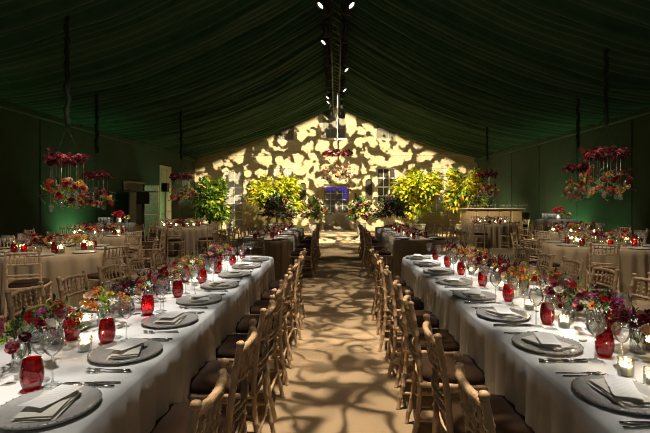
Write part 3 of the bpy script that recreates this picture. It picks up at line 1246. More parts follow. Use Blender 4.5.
def settings(tab, side, xs, ys, out, full, z, skip_glass=False):
    """out = +1 when the sitter looks towards +x, -1 towards -x"""
    rz = -pi / 2 if out > 0 else pi / 2
    n = len(ys)
    for i, yy in enumerate(ys):
        M = Matrix.Translation((xs, yy, z)) @ Matrix.Rotation(rz, 4, 'Z')
        L = lambda x, y_: (M @ Vector((x, y_, 0)))[:]
        w = '%s from the front, %s side of %s table' % (ORD[i] if i else 'first', side, tab)
        place('charger', m_charger, 'charger_plate', L(0, 0), arng.uniform(0, 6), 'grey charger plate, ' + w, 'plate', 'charger plates')
        o = link('napkin', NAPK[i % 4], None, L(arng.uniform(-.012, .012), .0), (0, 0, rz + arng.uniform(-.35, .35) + (.3 if full else 0)))
        tag(o, 'folded pale napkin on charger, ' + w, 'napkin', 'napkins on the chargers')
        p = L
        place('tumbler', m_tumbler, 'ruby_tumbler', L(.16 + arng.uniform(-.02, .02), .20 + arng.uniform(-.02, .02)), 0, 'ruby red glass tumbler, ' + w, 'tumbler', 'ruby tumblers')
        if full:
            q = L(0.012, .0)
            o = link('menu_card', CARD, None, (q[0], q[1], z + .0445), (R(1.5), 0, rz + R(80) + arng.uniform(-.25, .25)))
            tag(o, 'printed cream menu card on napkin, ' + w, 'menu card', 'menu cards')
            for k, (x, dy) in enumerate(((-.205, -.02), (-.232, -.035))):
                o = link('fork', FORK, None, L(x, dy), (0, 0, rz + arng.uniform(-.05, .05)))
                tag(o, ('inner' if k == 0 else 'outer') + ' steel fork, ' + w, 'fork', 'forks')
            for k, (x, dy) in enumerate(((.20, -.02), (.228, -.03))):
                o = link('knife', KNIFE, None, L(x, dy), (0, 0, rz + arng.uniform(-.05, .05)))
                tag(o, ('inner' if k == 0 else 'outer') + ' steel knife, ' + w, 'knife', 'knives')
        if full is not None:
            place('wineA', m_wine(), 'wine_glass', L(.215 + arng.uniform(-.015, .015), .115 + arng.uniform(-.02, .02)), 0, 'large clear wine glass, ' + w, 'wine glass', 'large wine glasses')
            place('wineB', m_wine(.20, .038, .09), 'wine_glass', L(.275 + arng.uniform(-.015, .015), .19 + arng.uniform(-.02, .02)), 0, 'smaller clear wine glass, ' + w, 'wine glass', 'small wine glasses')
        else:
            place('wineC', m_wine_small, 'wine_glass', L(.22, .12), 0, 'clear wine glass, ' + w, 'wine glass', 'far wine glasses')


def centre_line(tab, xc, y0, y1, n, far, z, wob=.05):
    for i in range(n):
        yy = y0 + (y1 - y0) * i / (n - 1)
        mx = MIXN[(i * 2 + (1 if xc > 0 else 0)) % 5] if not far else ['pink and cream', 'red and pink', 'pink and cream', 'burgundy and peach'][i % 4]
        v = i % 2
        kind = ('af' if far else 'an') + mx + str(v)
        maker = m_arr_far(mx, 3 + v) if far else m_arr(mx, 11 + v + list(MIX).index(mx) * 2)
        ordw = ORD[i] if i < 10 else ['eleventh', 'twelfth', 'thirteenth', 'fourteenth', 'fifteenth'][i - 10]
        place(kind, maker, 'flower_arrangement', (xc + arng.uniform(-wob, wob), yy, z), arng.uniform(0, 6),
              '%s flowers in glass vase, %s along the middle of %s table' % (mx, ordw if i else 'first', tab), 'flowers', 'table flowers', arng.uniform(.95, 1.15) if not far else arng.uniform(.68, .8))


def votives(tab, spots, z):
    for i, (x, yy, side) in enumerate(spots):
        ordw = (ORD + ['eleventh', 'twelfth', 'thirteenth', 'fourteenth', 'fifteenth', 'sixteenth'])[i] if i else 'first'
        place('votive', m_votive, 'votive_candle', (x, yy, z), 0, 'lit votive candle in clear glass, %s from the front on %s table' % (ordw, tab), 'candle', 'votive candles')


# front tables
LX0, LX1, RX0, RX1 = -1.83, -.845, .905, 2.00
table_cloth('tablecloth', round_rect(LX0, LX1, .15, 6.15, .30), TOP, MT['linen'], 1, label='white linen cloth over the long left front table', group='long table linen')
table_cloth('tablecloth', round_rect(RX0, RX1, .15, 6.25, .38), TOP, MT['linen'], 2, label='white linen cloth over the long right front table', group='long table linen')
LY = [1.58 + .578 * k for k in range(8)]
RY = [1.68 + .595 * k for k in range(8)]
settings('left front', 'aisle', LX1 - .20, LY, -1, True, TOP)
settings('right front', 'aisle', RX0 + .20, RY, 1, True, TOP)
LYo = [2.55 + .575 * k for k in range(6)]
RYo = [2.35 + .585 * k for k in range(7)]
settings('left front', 'outer', LX0 + .19, LYo, 1, False, TOP)
settings('right front', 'outer', RX1 - .20, RYo, -1, False, TOP)
centre_line('left front', -1.45, 1.62, 5.75, 13, False, TOP)
centre_line('right front', 1.56, 1.85, 5.85, 13, False, TOP)
votives('left front', [(-1.30 + (.02 if k % 2 else -.22) + (.0), 1.70 + .43 * k + (.08 if k % 3 else -.05), 0) for k in range(10)], TOP)
votives('right front', [(1.27, 1.90, 0), (1.30, 1.78, 0), (1.38, 2.62, 0), (1.36, 3.05, 0), (1.62, 2.24, 0), (1.39, 3.42, 0), (1.42, 3.72, 0), (1.38, 4.05, 0), (1.66, 3.3, 0), (1.42, 4.55, 0), (1.45, 4.9, 0), (1.42, 5.4, 0)], TOP)
for i, (x, yy) in enumerate(((1.345, 2.36), (1.39, 3.00), (1.42, 4.22))):
    mb = MB().box(-.022, -.014, 0, .022, .014, .016, .006)
    o = link('butter_pat', mb.mesh('butter_pat', MT['wax']), None, (x, yy, TOP), (0, 0, .4 + i))
    tag(o, 'small pale yellow butter pat on right front table, %s from the front' % ['first', 'second', 'third'][i], 'butter', 'butter pats')

for i, yy in enumerate(LY):
    chair(-.675, yy - .10, pi / 2, 'spindle-back wooden chair, %s from the front along aisle side of left front table' % (ORD[i] if i else 'first'), 'chairs along the aisle')
for i, yy in enumerate(RY):
    chair(.735, yy - .12, -pi / 2 - .10, 'spindle-back wooden chair, %s from the front along aisle side of right front table' % (ORD[i] if i else 'first'), 'chairs along the aisle')
for i, yy in enumerate([2.55, 3.12, 3.68, 4.25, 4.85, 5.42]):
    chair(-1.98, yy, -pi / 2, 'spindle-back wooden chair, %s from the front on outer side of left front table' % (ORD[i] if i else 'first'), 'chairs on the outer sides')
for i, yy in enumerate([2.92, 3.50, 4.08, 4.66, 5.24, 5.84]):
    chair(2.28, yy, pi / 2, 'spindle-back wooden chair, %s from the front on outer side of right front table' % (ORD[i] if i else 'first'), 'chairs on the outer sides')

# back tables
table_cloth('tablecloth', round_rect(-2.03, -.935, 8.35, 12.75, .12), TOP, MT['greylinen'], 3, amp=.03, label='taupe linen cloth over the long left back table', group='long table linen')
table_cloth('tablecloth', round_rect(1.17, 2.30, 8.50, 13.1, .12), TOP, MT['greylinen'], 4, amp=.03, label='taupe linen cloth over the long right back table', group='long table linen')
BYl = [8.85 + .6 * k for k in range(7)]
BYr = [9.0 + .62 * k for k in range(7)]
settings('left back', 'aisle', -1.14, BYl, -1, None, TOP)
settings('right back', 'aisle', 1.37, BYr, 1, None, TOP)
centre_line('left back', -1.50, 8.8, 12.4, 9, True, TOP)
centre_line('right back', 1.72, 8.9, 12.8, 9, True, TOP)
settings('left back', 'outer', -1.83, BYl, 1, None, TOP)
settings('right back', 'outer', 2.10, BYr, -1, None, TOP)
votives('left back', [(-1.36 + .05 * (k % 2), 9.1 + .75 * k, 0) for k in range(5)], TOP)
votives('right back', [(1.60 - .05 * (k % 2), 9.2 + .78 * k, 0) for k in range(5)], TOP)
for i, yy in enumerate(BYl):
    chair(-.72, yy, pi / 2, 'spindle-back wooden chair, %s from the front along aisle side of left back table' % (ORD[i] if i else 'first'), 'chairs along the aisle', True)
    chair(-2.22, yy, -pi / 2, 'spindle-back wooden chair, %s from the front on outer side of left back table' % (ORD[i] if i else 'first'), 'chairs on the outer sides', True)
for i, yy in enumerate(BYr):
    chair(.93, yy, -pi / 2, 'spindle-back wooden chair, %s from the front along aisle side of right back table' % (ORD[i] if i else 'first'), 'chairs along the aisle', True)
    chair(2.50, yy, pi / 2, 'spindle-back wooden chair, %s from the front on outer side of right back table' % (ORD[i] if i else 'first'), 'chairs on the outer sides', True)
chair(-1.42, 7.78, 0, 'spindle-back wooden chair standing at the near head of left back table', 'chairs at table heads', True)


# ------------------------------------------------------------------ round tables
ROUND = [
    ('near left round', -4.40, 6.80, .93, 1),
    ('middle left round', -5.45, 9.95, .88, 2),
    ('far left round', -4.65, 13.1, .88, 3),
    ('near right round', 4.72, 7.70, .95, 4),
    ('middle right round', 5.80, 10.5, .88, 5),
    ('far right round', 5.40, 15.2, .88, 6),
]
DIR = ['right', 'back right', 'back', 'back left', 'left', 'front left', 'front', 'front right']


def side_of(a):
    return DIR[int(round((a % (2 * pi)) / (pi / 4))) % 8]


for (nm, cx, cy, rad, sd) in ROUND:
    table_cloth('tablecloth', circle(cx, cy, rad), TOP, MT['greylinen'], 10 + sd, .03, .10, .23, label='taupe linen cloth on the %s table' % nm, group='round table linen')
    rg = random.Random(sd * 7)
    nch = 8
    names = []
    for k in range(nch):
        a = 2 * pi * k / nch + {1: .33, 4: .25}.get(sd, .2)
        x, yy = cx + (rad + .27) * cos(a), cy + (rad + .27) * sin(a)
        if abs((x) / yy * 433) > 365 or abs(x) > XW - .3:
            continue
        names.append((yy, x, a))
    names.sort()
    for i, (yy, x, a) in enumerate(names):
        chair(x, yy, a + pi / 2, 'spindle-back wooden chair at the %s of the %s table' % (side_of(a), nm), 'chairs around round tables', True)
    # table flowers, candles and glasses
    q = 0
    for k in range(7):
        a = 2 * pi * k / 7 + sd
        rr = .34 if k else 0
        mx = MIXN[[0, 2, 4, 2, 3, 2, 1][k]] if sd not in (3, 6) else ['burgundy and peach', 'pink and cream', 'burgundy and peach', 'pink and cream', 'orange and yellow', 'pink and cream', 'burgundy and peach'][k]
        v = k % 2
        place('af' + mx + str(v), m_arr_far(mx, 3 + v), 'flower_arrangement', (cx + rr * cos(a), cy + rr * sin(a), TOP), rg.uniform(0, 6),
              '%s flowers in vase, %s of the %s table' % (mx, 'centre' if k == 0 else side_of(a), nm), 'flowers', 'round table flowers', rg.uniform(1.0, 1.2))
    for k in range(6):
        a = 2 * pi * (k + .5) / 6 + sd * .7
        place('votive', m_votive, 'votive_candle', (cx + .50 * cos(a), cy + .50 * sin(a), TOP), 0, 'lit votive candle in glass, %s of the flowers on the %s table' % (side_of(a), nm), 'candle', 'votive candles', 1.8)
    for k in range(8):
        a = 2 * pi * k / 8 + {1: .33, 4: .25}.get(sd, .2)
        ow = side_of(a)
        c_, s_ = cos(a), sin(a)
        place('charger', m_charger, 'charger_plate', (cx + (rad - .21) * c_, cy + (rad - .21) * s_, TOP), a, 'grey charger plate at the %s of the %s table' % (ow, nm), 'plate', 'charger plates')
        a2 = a + .22
        place('tumbler', m_tumbler, 'ruby_tumbler', (cx + (rad - .40) * cos(a2), cy + (rad - .40) * sin(a2), TOP), 0, 'ruby red tumbler at the %s of the %s table' % (ow, nm), 'tumbler', 'ruby tumblers')
        for b_, (da, dr) in enumerate(((.30, .30), (.40, .36))):
            a3 = a + da
            place('wineC', m_wine_small, 'wine_glass', (cx + (rad - dr) * cos(a3), cy + (rad - dr) * sin(a3), TOP), 0, '%s clear wine glass at the %s place of the %s table' % (['outer', 'inner'][b_], ow, nm), 'wine glass', 'round table wine glasses', 1.25)


# ------------------------------------------------------------------ hanging flower chandeliers
def chandelier(nm, cx, cy, zr, rad, ztop, seed, drop=.75, label='', rod=False):
    t = empty('flower_chandelier', (cx, cy, zr))
    rg = random.Random(seed)
    # hoop hidden in a garland of burgundy heads
    mb = MB()
    pts = [(rad * cos(2 * pi * k / 24), rad * sin(2 * pi * k / 24), 0) for k in range(25)]
    mb.tube(pts, .012, 6)
    link('hoop', mb.mesh('hoop', MT['blackmetal']), t)
    g = MB()
    mats = [MT['burg'], MT['crimson'], MT['rosy'], MT['leaf_wine']]
    heads = [BL['burg_cluster'], BL['crim_dahlia'], BL['burg_rose']]
    n = int(190 * rad / .33)
    for k in range(n):
        a = 2 * pi * k / n + rg.uniform(-.1, .1)
        rr = rad + rg.gauss(-.02, .04)
        M = Matrix.Translation((rr * cos(a), rr * sin(a), rg.gauss(.03, .04))) @ Euler((rg.uniform(-.9, .9), rg.uniform(-.9, .9), rg.uniform(0, 6))).to_matrix().to_4x4() @ Matrix.Scale(rg.uniform(.85, 1.2), 4)
        me = heads[k % 3]
        g.add([v.co for v in me.vertices], [tuple(p.vertices) for p in me.polygons], [0, 0, 1, 3, 0, 0, 2][k % 7], M)
    o = link('flower_garland', g.mesh('flower_garland', mats), t)
    o['label'] = 'garland of burgundy flower heads'
    # hanging vials of glass with sprays
    ns = 14
    for k in range(ns):
        a = 2 * pi * k / ns
        rr = rad * (.95 if k % 2 else .62)
        L = drop * rg.uniform(.62, 1.0)
        x, y_ = rr * cos(a), rr * sin(a)
        mb = MB().tube([(x, y_, 0), (x, y_, -L + .12)], .0022, 5)
        link('wire', mb.mesh('wire', MT['wire']), t)
        mb = MB().lathe([(.001, 0), (.030, .0), (.034, .01), (.034, .09), (.022, .105), (.022, .12), (.025, .122)], 12, 0, Matrix.Translation((x, y_, -L)))
        link('glass_jar', mb.mesh('glass_jar', MT['jar']), t)
    fo = MB()
    fm = [MT['leaf_mid'], MT['leaf_wine'], MT['leaf_grey'], MT['leaf_lime']]
    sps = [SP['mid'], SP['wine'], SP['grey'], SP['lime']] if not rod else [SP['grey'], SP['wine'], SP['grey'], SP['grey']]
    fm = [p.materials[0] for p in sps] if not rod else [MT['leaf_grey'], MT['leaf_wine'], MT['leaf_grey'], MT['peach']]
    for k in range(110 if rod else 60):
        a = rg.uniform(0, 2 * pi)
        rr = rad * sqrt(rg.uniform(.1, 1.5))
        M = Matrix.Translation((rr * cos(a), rr * sin(a), -drop * rg.uniform(.35, .92))) @ Euler((rg.uniform(-2.4, 2.4), rg.uniform(-2.4, 2.4), rg.uniform(0, 6))).to_matrix().to_4x4() @ Matrix.Scale(1.2, 4)
        me = sps[k % 4]
        fo.add([v.co for v in me.vertices], [tuple(p.vertices) for p in me.polygons], k % 4, M)
    link('foliage', fo.mesh('foliage', fm), t)
    names = ['white_rose', 'peach_rose', 'white_star', 'burg_rose', 'amber_cluster', 'pink_rose', 'white_star', 'peach_rose'] if rod else ['red_rose', 'orange_dahlia', 'crim_dahlia', 'peach_rose', 'red_cluster', 'amber_cluster', 'pink_rose', 'orange_star']
    for k in range(60 if rod else 30):
        a = k * 2.4
        rr = rad * sqrt(rg.uniform(.2, 1.5))
        d_ = Vector((cos(a), sin(a), rg.uniform(-.6, .6)))
        link('bloom', BL[names[k % 8]], t, (rr * cos(a), rr * sin(a), -drop * rg.uniform(.35, .85)), d_.to_track_quat('Z', 'Y').to_euler(), (2.0 if rod else 1.35,) * 3)
    # suspension
    L = ztop - zr
    mb = MB()
    for k in range(3):
        a = 2 * pi * k / 3 + .3
        mb.tube([(rad * cos(a), rad * sin(a), 0), (0, 0, min(.55, L * .3))], .003, 5)
    link('hanging_wire', mb.mesh('hanging_wire', MT['blackmetal']), t)
    if rod:
        mb = MB().tube([(0, 0, min(.55, L * .3)), (0, 0, L)], .022, 8)
        link('rod', mb.mesh('rod', MT['frame']), t)
        mb = MB().box(-.38, -.02, .58, .38, .02, .62, .008)
        link('spreader_bar', mb.mesh('spreader_bar', MT['frame']), t)
    else:
        pts, rr = [], []
        z = min(.55, L * .3)
        kk = 0
        while z < L:
            pts.append((.012 * sin(kk * 1.7), .012 * cos(kk * 1.3), z))
            rr.append(.030 + .018 * (kk % 2))
            z += .09
            kk += 1
        pts.append((0, 0, L))
        rr.append(.025)
        mb = MB().tube(pts, rr, 7)
        link('cable_sleeve', mb.mesh('cable_sleeve', MT['cable']), t)
    tag(t, label, 'chandelier', 'hanging flower chandeliers')
    return t


def cz(x, y):
    return ceil_z(x, y) - .02


CH = [('near left round', -4.22, 6.8, 2.15, .235), ('middle left round', -5.52, 10.0, 2.10, .235), ('far left round', -4.68, 13.1, 2.25, .27),
      ('near right round', 4.80, 7.7, 2.33, .31), ('middle right round', 5.75, 10.3, 2.30, .22), ('far right round', 5.30, 15.2, 2.45, .30)]
for i, (nm, x, yy, zr, rad) in enumerate(CH):
    chandelier(nm, x, yy, zr, rad, cz(x, yy), 30 + i, .78, 'burgundy flower chandelier with glass jars hanging over the %s table' % nm)
chandelier('aisle', .06, 17.2, 3.42, .54, 5.85, 40, 1.25, 'large white rod flower chandelier hanging over the aisle before the house door', True)


# ------------------------------------------------------------------ lighting truss with lamps
TZ, TY0, TY1 = 5.95, 7.2, 21.0
t = empty('lighting_truss', (0, 0, 0))
s = .13
for i, (x, z) in enumerate(((-s, TZ - s), (s, TZ - s), (-s, TZ + s), (s, TZ + s))):
    link('chord', MB().tube([(x, TY0, z), (x, TY1, z)], .022, 8).mesh('chord', MT['blackmetal']), t)
br = MB()
yy = TY0
k = 0
while yy < TY1 - .2:
    for (a, b_) in (((-s, -s), (s, -s)), ((-s, -s), (-s, s)), ((s, -s), (s, s))):
        br.tube([(a[0], yy, TZ + a[1]), (b_[0], yy + .4, TZ + b_[1])], .009, 5)
    yy += .4
o = link('lattice', br.mesh('lattice', MT['alu']), t)
for i, yy in enumerate((9, 13, 17, 20.5)):
    link('hanger', MB().tube([(0, yy, TZ + s), (0, yy, ceil_z(0, yy) - .12)], .012, 6).mesh('hanger', MT['blackmetal']), t)
tag(t, 'long black lighting truss running under the ridge of the tent', 'truss')


def m_lamp(lit):
    def make():
        t = empty('stage_light')
        mb = MB().lathe([(.001, .16), (.05, .15), (.075, .10), (.075, -.06), (.095, -.10), (.095, -.17), (.085, -.17), (.085, -.12)], 16)
        link('housing', mb.mesh('housing', MT['black']), t, (0, 0, 0), (R(-42), 0, 0))
        mb = MB().lathe([(.001, -.128), (.05, -.132), (.084, -.125)], 16)
        link('lens', mb.mesh('lens', MT['lens'] if lit else MT['lensoff']), t, (0, 0, 0), (R(-42), 0, 0))
        mb = MB()
        mb.tube([(-.115, 0, 0), (-.115, 0, .15), (-.06, 0, .22), (.06, 0, .22), (.115, 0, .15), (.115, 0, 0)], .010, 6)
        mb.tube([(-.13, 0, .235), (.13, 0, .235)], .018, 6)
        link('yoke', mb.mesh('yoke', MT['blackmetal']), t)
        return t
    return make


LY_ = [9.35, 9.6, 10.9, 11.5, 12.3, 13.2, 13.9, 14.8, 15.7, 16.4, 17.6, 18.4, 19.2]
lampcount = 0
for i, yy in enumerate(LY_):
    for sx in (-1, 1):
        if sx > 0 and i % 4 == 3:
            continue
        lit = (i * 2 + (sx > 0)) in (0, 1, 6, 13, 15, 19, 20, 22)
        place('lampon' if lit else 'lampoff', m_lamp(lit), 'stage_light', (sx * .25, yy, TZ - .10), sx * 1.05 if lit else pi + sx * (.3 if i % 2 else .15),
              '%s stage lamp, %s from the front on %s chord of ridge truss' % ('lit' if lit else 'black unlit', (ORD + ['eleventh', 'twelfth', 'thirteenth'])[i] if i else 'first', 'left' if sx < 0 else 'right'), 'lamp', 'truss lamps')


# ------------------------------------------------------------------ trees against the house
def tree(cx, cy, zc, rx, rzz, leafs, n, seed, label, ll=.20, trunk_h=.9, pl=True):
    t = empty('potted_tree', (cx, cy, 0))
    rg = random.Random(seed)
    mb = MB()
    cl = []
    for k in range(16):
        a = rg.uniform(0, 2 * pi)
        q = sqrt(rg.random()) * .75
        cl.append((q * cos(a) * rx, q * sin(a) * rx * .7, rg.uniform(-.7, .75) * rzz, rg.uniform(.34, .5)))
    for i in range(n):
        c = cl[i % 16]
        d_ = Vector((rg.gauss(0, 1), rg.gauss(0, 1), rg.gauss(0, 1))).normalized() * (rg.random() ** .4)
        p = Vector((c[0] + d_.x * c[3] * rx * .85, c[1] + d_.y * c[3] * rx * .85, zc + c[2] + d_.z * c[3] * rzz))
        out = Vector((p.x, p.y, (p.z - zc) * .6 - .1)) + Vector((rg.gauss(0, .3), rg.gauss(0, .3), rg.gauss(0, .3))) * rx
        M = Matrix.Translation(p) @ out.to_track_quat('Y', 'Z').to_matrix().to_4x4() @ Matrix.Rotation(rg.uniform(-.8, .8), 4, 'Y')
        leaf(mb, ll * rg.uniform(.7, 1.3), ll * .55 * rg.uniform(.7, 1.2), M, rg.choices(range(len(leafs)), [w for _, w in leafs])[0], .5)
    link('crown', mb.mesh('crown', [MT[m] for m, _ in leafs]), t)
    mb = MB()
    mb.tube([(0, 0, .3), (.03, .02, trunk_h * .7), (-.02, 0, zc - rzz * .3), (0, 0, zc + rzz * .3)], [.05, .042, .036, .015], 8)
    for c in cl:
        mb.tube([(0, 0, zc - rzz * .4), (c[0] * .5, c[1] * .5, zc + c[2] * .4), (c[0], c[1], zc + c[2])], [.022, .014, .006], 5)
    link('trunk', mb.mesh('trunk', MT['bark']), t)
    mb = MB()
    mb.box(-.28, -.28, 0, .28, .28, .5, .02)
    mb.box(-.31, -.31, .46, .31, .31, .53, .015)
    link('planter', mb.mesh('planter', MT['planter'], False), t)
    tag(t, label, 'tree', 'potted trees before the house')


YEL = [('leaf_yel', 5), ('leaf_lime', 4), ('leaf_mid', 1.5), ('amber', .5)]
GRN = [('leaf_lime', 4), ('leaf_mid', 5), ('leaf_yel', 1)]
tree(-5.75, 19.6, 1.55, .86, 1.0, GRN, 2300, 1, 'green potted tree nearest the left tent wall, left of the french window')
tree(-2.75, 19.9, 1.92, 1.22, .92, YEL, 3000, 2, 'yellow-green potted tree between left french window and house door')
tree(3.75, 19.9, 1.92, 1.22, 1.0, YEL, 3000, 3, 'yellow-green potted tree right of the tall sash window by the door')
tree(5.72, 19.3, 1.85, 1.0, 1.05, [('leaf_yel', 5), ('leaf_lime', 3), ('leaf_mid', 3), ('amber', 2)], 2500, 4, 'yellow potted tree nearest the right tent wall, behind the bar end')


# ------------------------------------------------------------------ large urn arrangements beside the door
def urn(cx, cy, zc, rx, rzz, blooms, leaves, label, seed, nb=26, nl=70):
    t = empty('urn_arrangement', (cx, cy, 0))
    rg = random.Random(seed)
    mb = MB().lathe([(.001, 0), (.20, 0), (.20, .05), (.10, .10), (.07, .22), (.16, .34), (.24, .50), (.26, .66), (.24, .68), (.001, .66)], 20)
    link('urn', mb.mesh('urn', MT['planter']), t)
    fo = MB()
    for k in range(nl):
        a = rg.uniform(0, 2 * pi)
        el = rg.uniform(-.3, 1.45)
        d_ = Vector((cos(a) * cos(el) * rx, sin(a) * cos(el) * rx, sin(el) * rzz))
        st = rg.uniform(.1, .62)
        M = Matrix.Translation(Vector((0, 0, zc)) + d_ * st) @ d_.to_track_quat('Z', 'Y').to_matrix().to_4x4() @ Matrix.Rotation(rg.uniform(0, 6), 4, 'Z') @ Matrix.Scale(rg.uniform(2.4, 3.8), 4)
        i = rg.randrange(len(leaves))
        me = SP[leaves[i]]
        fo.add([v.co for v in me.vertices], [tuple(p.vertices) for p in me.polygons], i, M)
    link('foliage', fo.mesh('foliage', [SP[l].materials[0] for l in leaves]), t)
    for k in range(nb):
        a = k * 2.4
        zz = .95 - 1.15 * (k + .5) / nb
        q = sqrt(max(0, 1 - zz * zz))
        d_ = Vector((q * cos(a), q * sin(a), zz))
        kk = rg.uniform(.55, 1.0)
        link('bloom', BL[blooms[k % len(blooms)]], t, (d_.x * rx * kk, d_.y * rx * kk, zc + d_.z * rzz * kk), d_.to_track_quat('Z', 'Y').to_euler(), (rg.uniform(1.2, 1.9),) * 3)
    tag(t, label, 'flower arrangement', 'urn flowers by the house door')


urn(-2.1, 15.4, 1.12, .66, .60, ['burg_cluster', 'burg_rose', 'pink_rose', 'crim_dahlia'], ['dark', 'wine', 'grey', 'grey', 'mid'], 'dark burgundy urn of flowers beyond the far end of left back table', 1, 30, 130)
urn(-.88, 17.2, 1.02, .50, .58, ['pink_rose', 'red_cluster', 'orange_dahlia', 'burg_rose', 'peach_rose'], ['dark', 'mid', 'grey', 'lime'], 'pink and red urn of flowers left of the carpet before the house door', 2, 34, 100)
urn(.95, 17.2, 1.05, .46, .60, ['red_rose', 'red_cluster', 'pink_rose', 'orange_star', 'crim_dahlia'], ['dark', 'mid', 'lime', 'wine'], 'red urn of flowers right of the carpet before the house door', 3, 34, 100)
urn(1.95, 15.4, 1.12, .62, .58, ['burg_cluster', 'burg_rose', 'crim_dahlia'], ['dark', 'dark', 'wine', 'mid', 'grey'], 'dark leafy urn of flowers beyond the far end of right back table', 4, 22, 130)


# ------------------------------------------------------------------ bar on the right, service tables, sound gear
t = empty('bar_counter', (6.1, 17.0, 0))
mb = MB().box(-1.1, -.30, 0, 1.1, .30, 1.24, .01)
link('body', mb.mesh('body', MT['barwood'], False), t)
mb = MB()
for k in range(5):
    mb.box(-1.08 + .44 * k, -.325, .08, -.70 + .44 * k, -.295, 1.16, .012)
link('front_panelling', mb.mesh('front_panel', MT['barwood'], False), t)
mb = MB().box(-1.18, -.38, 1.24, 1.18, .36, 1.28, .01)
link('worktop', mb.mesh('worktop', MT['bartop'], False), t)
tag(t, 'long wood-fronted drinks bar along the right tent wall, glasses on top', 'bar')
# rack with raised shelf for coupes
t = empty('glass_rack', (5.72, 17.0, 1.28))
for i, z in enumerate((.16, .34)):
    link('shelf', MB().box(-.62 + .12 * i, -.16, z, .62 - .12 * i, .16, z + .015, .004).mesh('shelf', MT['teal'], False), t)
for sx in (-1, 1):
    for sy in (-1, 1):
        link('upright', MB().tube([(sx * .48, sy * .14, 0), (sx * .48, sy * .14, .34)], .008, 6).mesh('upright', MT['steel']), t)
tag(t, 'tiered glass rack holding coupes on the left half of the bar', 'rack')


def m_coupe():
    mb = MB().lathe([(.030, 0), (.016, .004), (.0035, .015), (.0035, .075), (.014, .083), (.038, .105), (.045, .130)], 12)
    return link('coupe_glass', mb.mesh('coupe_glass', MT['litglass']))


q = 0
for row, (z, xs, n) in enumerate(((1.28 + .355, 5.30, 7), (1.28 + .175, 5.15, 9), (1.28, 5.12, 9), (1.28, 6.36, 9))):
    for k in range(n):
        place('coupe', m_coupe, 'coupe_glass', (xs + .125 * k, 16.95 + .05 * (k % 2) - (.22 if row >= 2 else 0), z), 0,
              'empty coupe glass, %s from the left on %s' % (ORD[k] if k else 'first', ['upper rack shelf', 'lower rack shelf', 'bar top before the rack', 'bar top right of the rack'][row]), 'glass', 'coupes on the bar')


def m_highball():
    mb = MB().lathe([(.001, .004), (.030, .004), (.032, .010), (.036, .165), (.037, .168), (.038, .165), (.034, .0), (.001, 0)], 16)
    return link('highball_glass', mb.mesh('highball_glass', MT['litglass']))


def service(cx, cy, h, w, label, nm, seed):
    hx = w / 2
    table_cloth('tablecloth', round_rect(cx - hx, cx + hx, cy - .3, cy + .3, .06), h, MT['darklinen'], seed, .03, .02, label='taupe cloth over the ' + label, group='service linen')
    for k in range(8):
        place('highball', m_highball, 'highball_glass', (cx - hx + .08 + .085 * (k % 4), cy - .22 + .17 * (k // 4), h), 0, 'tall clear glass, %s from the left in %s row on the %s' % (['first', 'second', 'third', 'fourth'][k % 4], ['front', 'back'][k // 4], label), 'glass', 'glasses on service tables')
    t = empty('flower_arrangement', (cx + .08, cy, h))
    mb = MB().lathe([(.001, 0), (.06, 0), (.075, .05), (.07, .13), (.055, .15), (.06, .155)], 16)
    link('vase', mb.mesh('vase', MT['wax']), t)
    dome_parts(t, ['red_rose', 'red_cluster', 'red_rose', 'pink_rose'], ['mid', 'dark'], random.Random(seed), .18, .12, .12, 11, 8, 1.5)
    tag(t, 'bright red flowers in white vase on the ' + label, 'flowers', 'service table flowers')
    t = empty('flower_arrangement', (cx + hx - .12, cy, h))
    link('vase', VASE, t)
    dome_parts(t, ['amber_cluster', 'orange_star', 'white_star'], ['lime', 'mid'], random.Random(seed + 1), .12, .08, .08, 6, 8, 1.0)
    tag(t, 'small yellow and green flowers at the end of the ' + label, 'flowers', 'service table flowers')


service(-6.28, 12.35, .92, .85, 'left wall service table', 'left', 51)
service(6.25, 12.3, 1.03, .95, 'right wall service table', 'right', 52)

# black cabinet loudspeaker stack, screen, speaker on stand
t = empty('loudspeaker', (-6.75, 13.9, 0))
link('cabinet', MB().box(-.24, -.25, 0, .24, .25, 1.85, .02).mesh('cabinet', MT['black'], False), t)
link('grille', MB().box(-.21, -.262, .08, .21, -.248, 1.77, .006).mesh('grille', MT['blackmetal'], False), t)
tag(t, 'tall black loudspeaker cabinet by the left tent wall before the opening', 'loudspeaker')
t = empty('wall_screen', (-6.72, 15.0, 1.45))
link('panel', MB().box(-.26, -.03, 0, .26, .03, .42, .012).mesh('panel', MT['black'], False), t)
link('display', MB().box(-.235, -.034, .03, .235, -.028, .39, .002).mesh('display', MT['pane'], False), t)
link('pole', MB().tube([(0, .02, -1.45), (0, .02, .05)], .02, 8).mesh('pole', MT['blackmetal']), t)
link('foot_plate', MB().lathe([(.001, .02), (.18, .02), (.19, 0), (.001, 0)], 16, 0, Matrix.Translation((0, .02, -1.45))).mesh('foot_plate', MT['blackmetal']), t)
tag(t, 'small black screen on a pole in front of the left tent opening', 'screen')
t = empty('speaker_stand', (-6.70, 17.0, 0))
link('pole', MB().tube([(0, 0, .35), (0, 0, 1.93)], .018, 8).mesh('pole', MT['blackmetal']), t)
for k in range(3):
    a = 2 * pi * k / 3
    link('leg', MB().tube([(0, 0, .75), (.42 * cos(a), .42 * sin(a), .012)], .012, 6).mesh('leg', MT['blackmetal']), t)
tag(t, 'thin black speaker stand before the pale door in left tent wall', 'stand')
t = empty('loudspeaker', (-6.70, 17.0, 1.92))
link('cabinet', MB().box(-.115, -.11, 0, .115, .11, .34, .015).mesh('cabinet', MT['black'], False), t)
link('grille', MB().box(-.10, -.118, .02, .10, -.106, .32, .005).mesh('grille', MT['blackmetal'], False), t)
tag(t, 'small black loudspeaker on top of the stand by the pale door', 'loudspeaker')


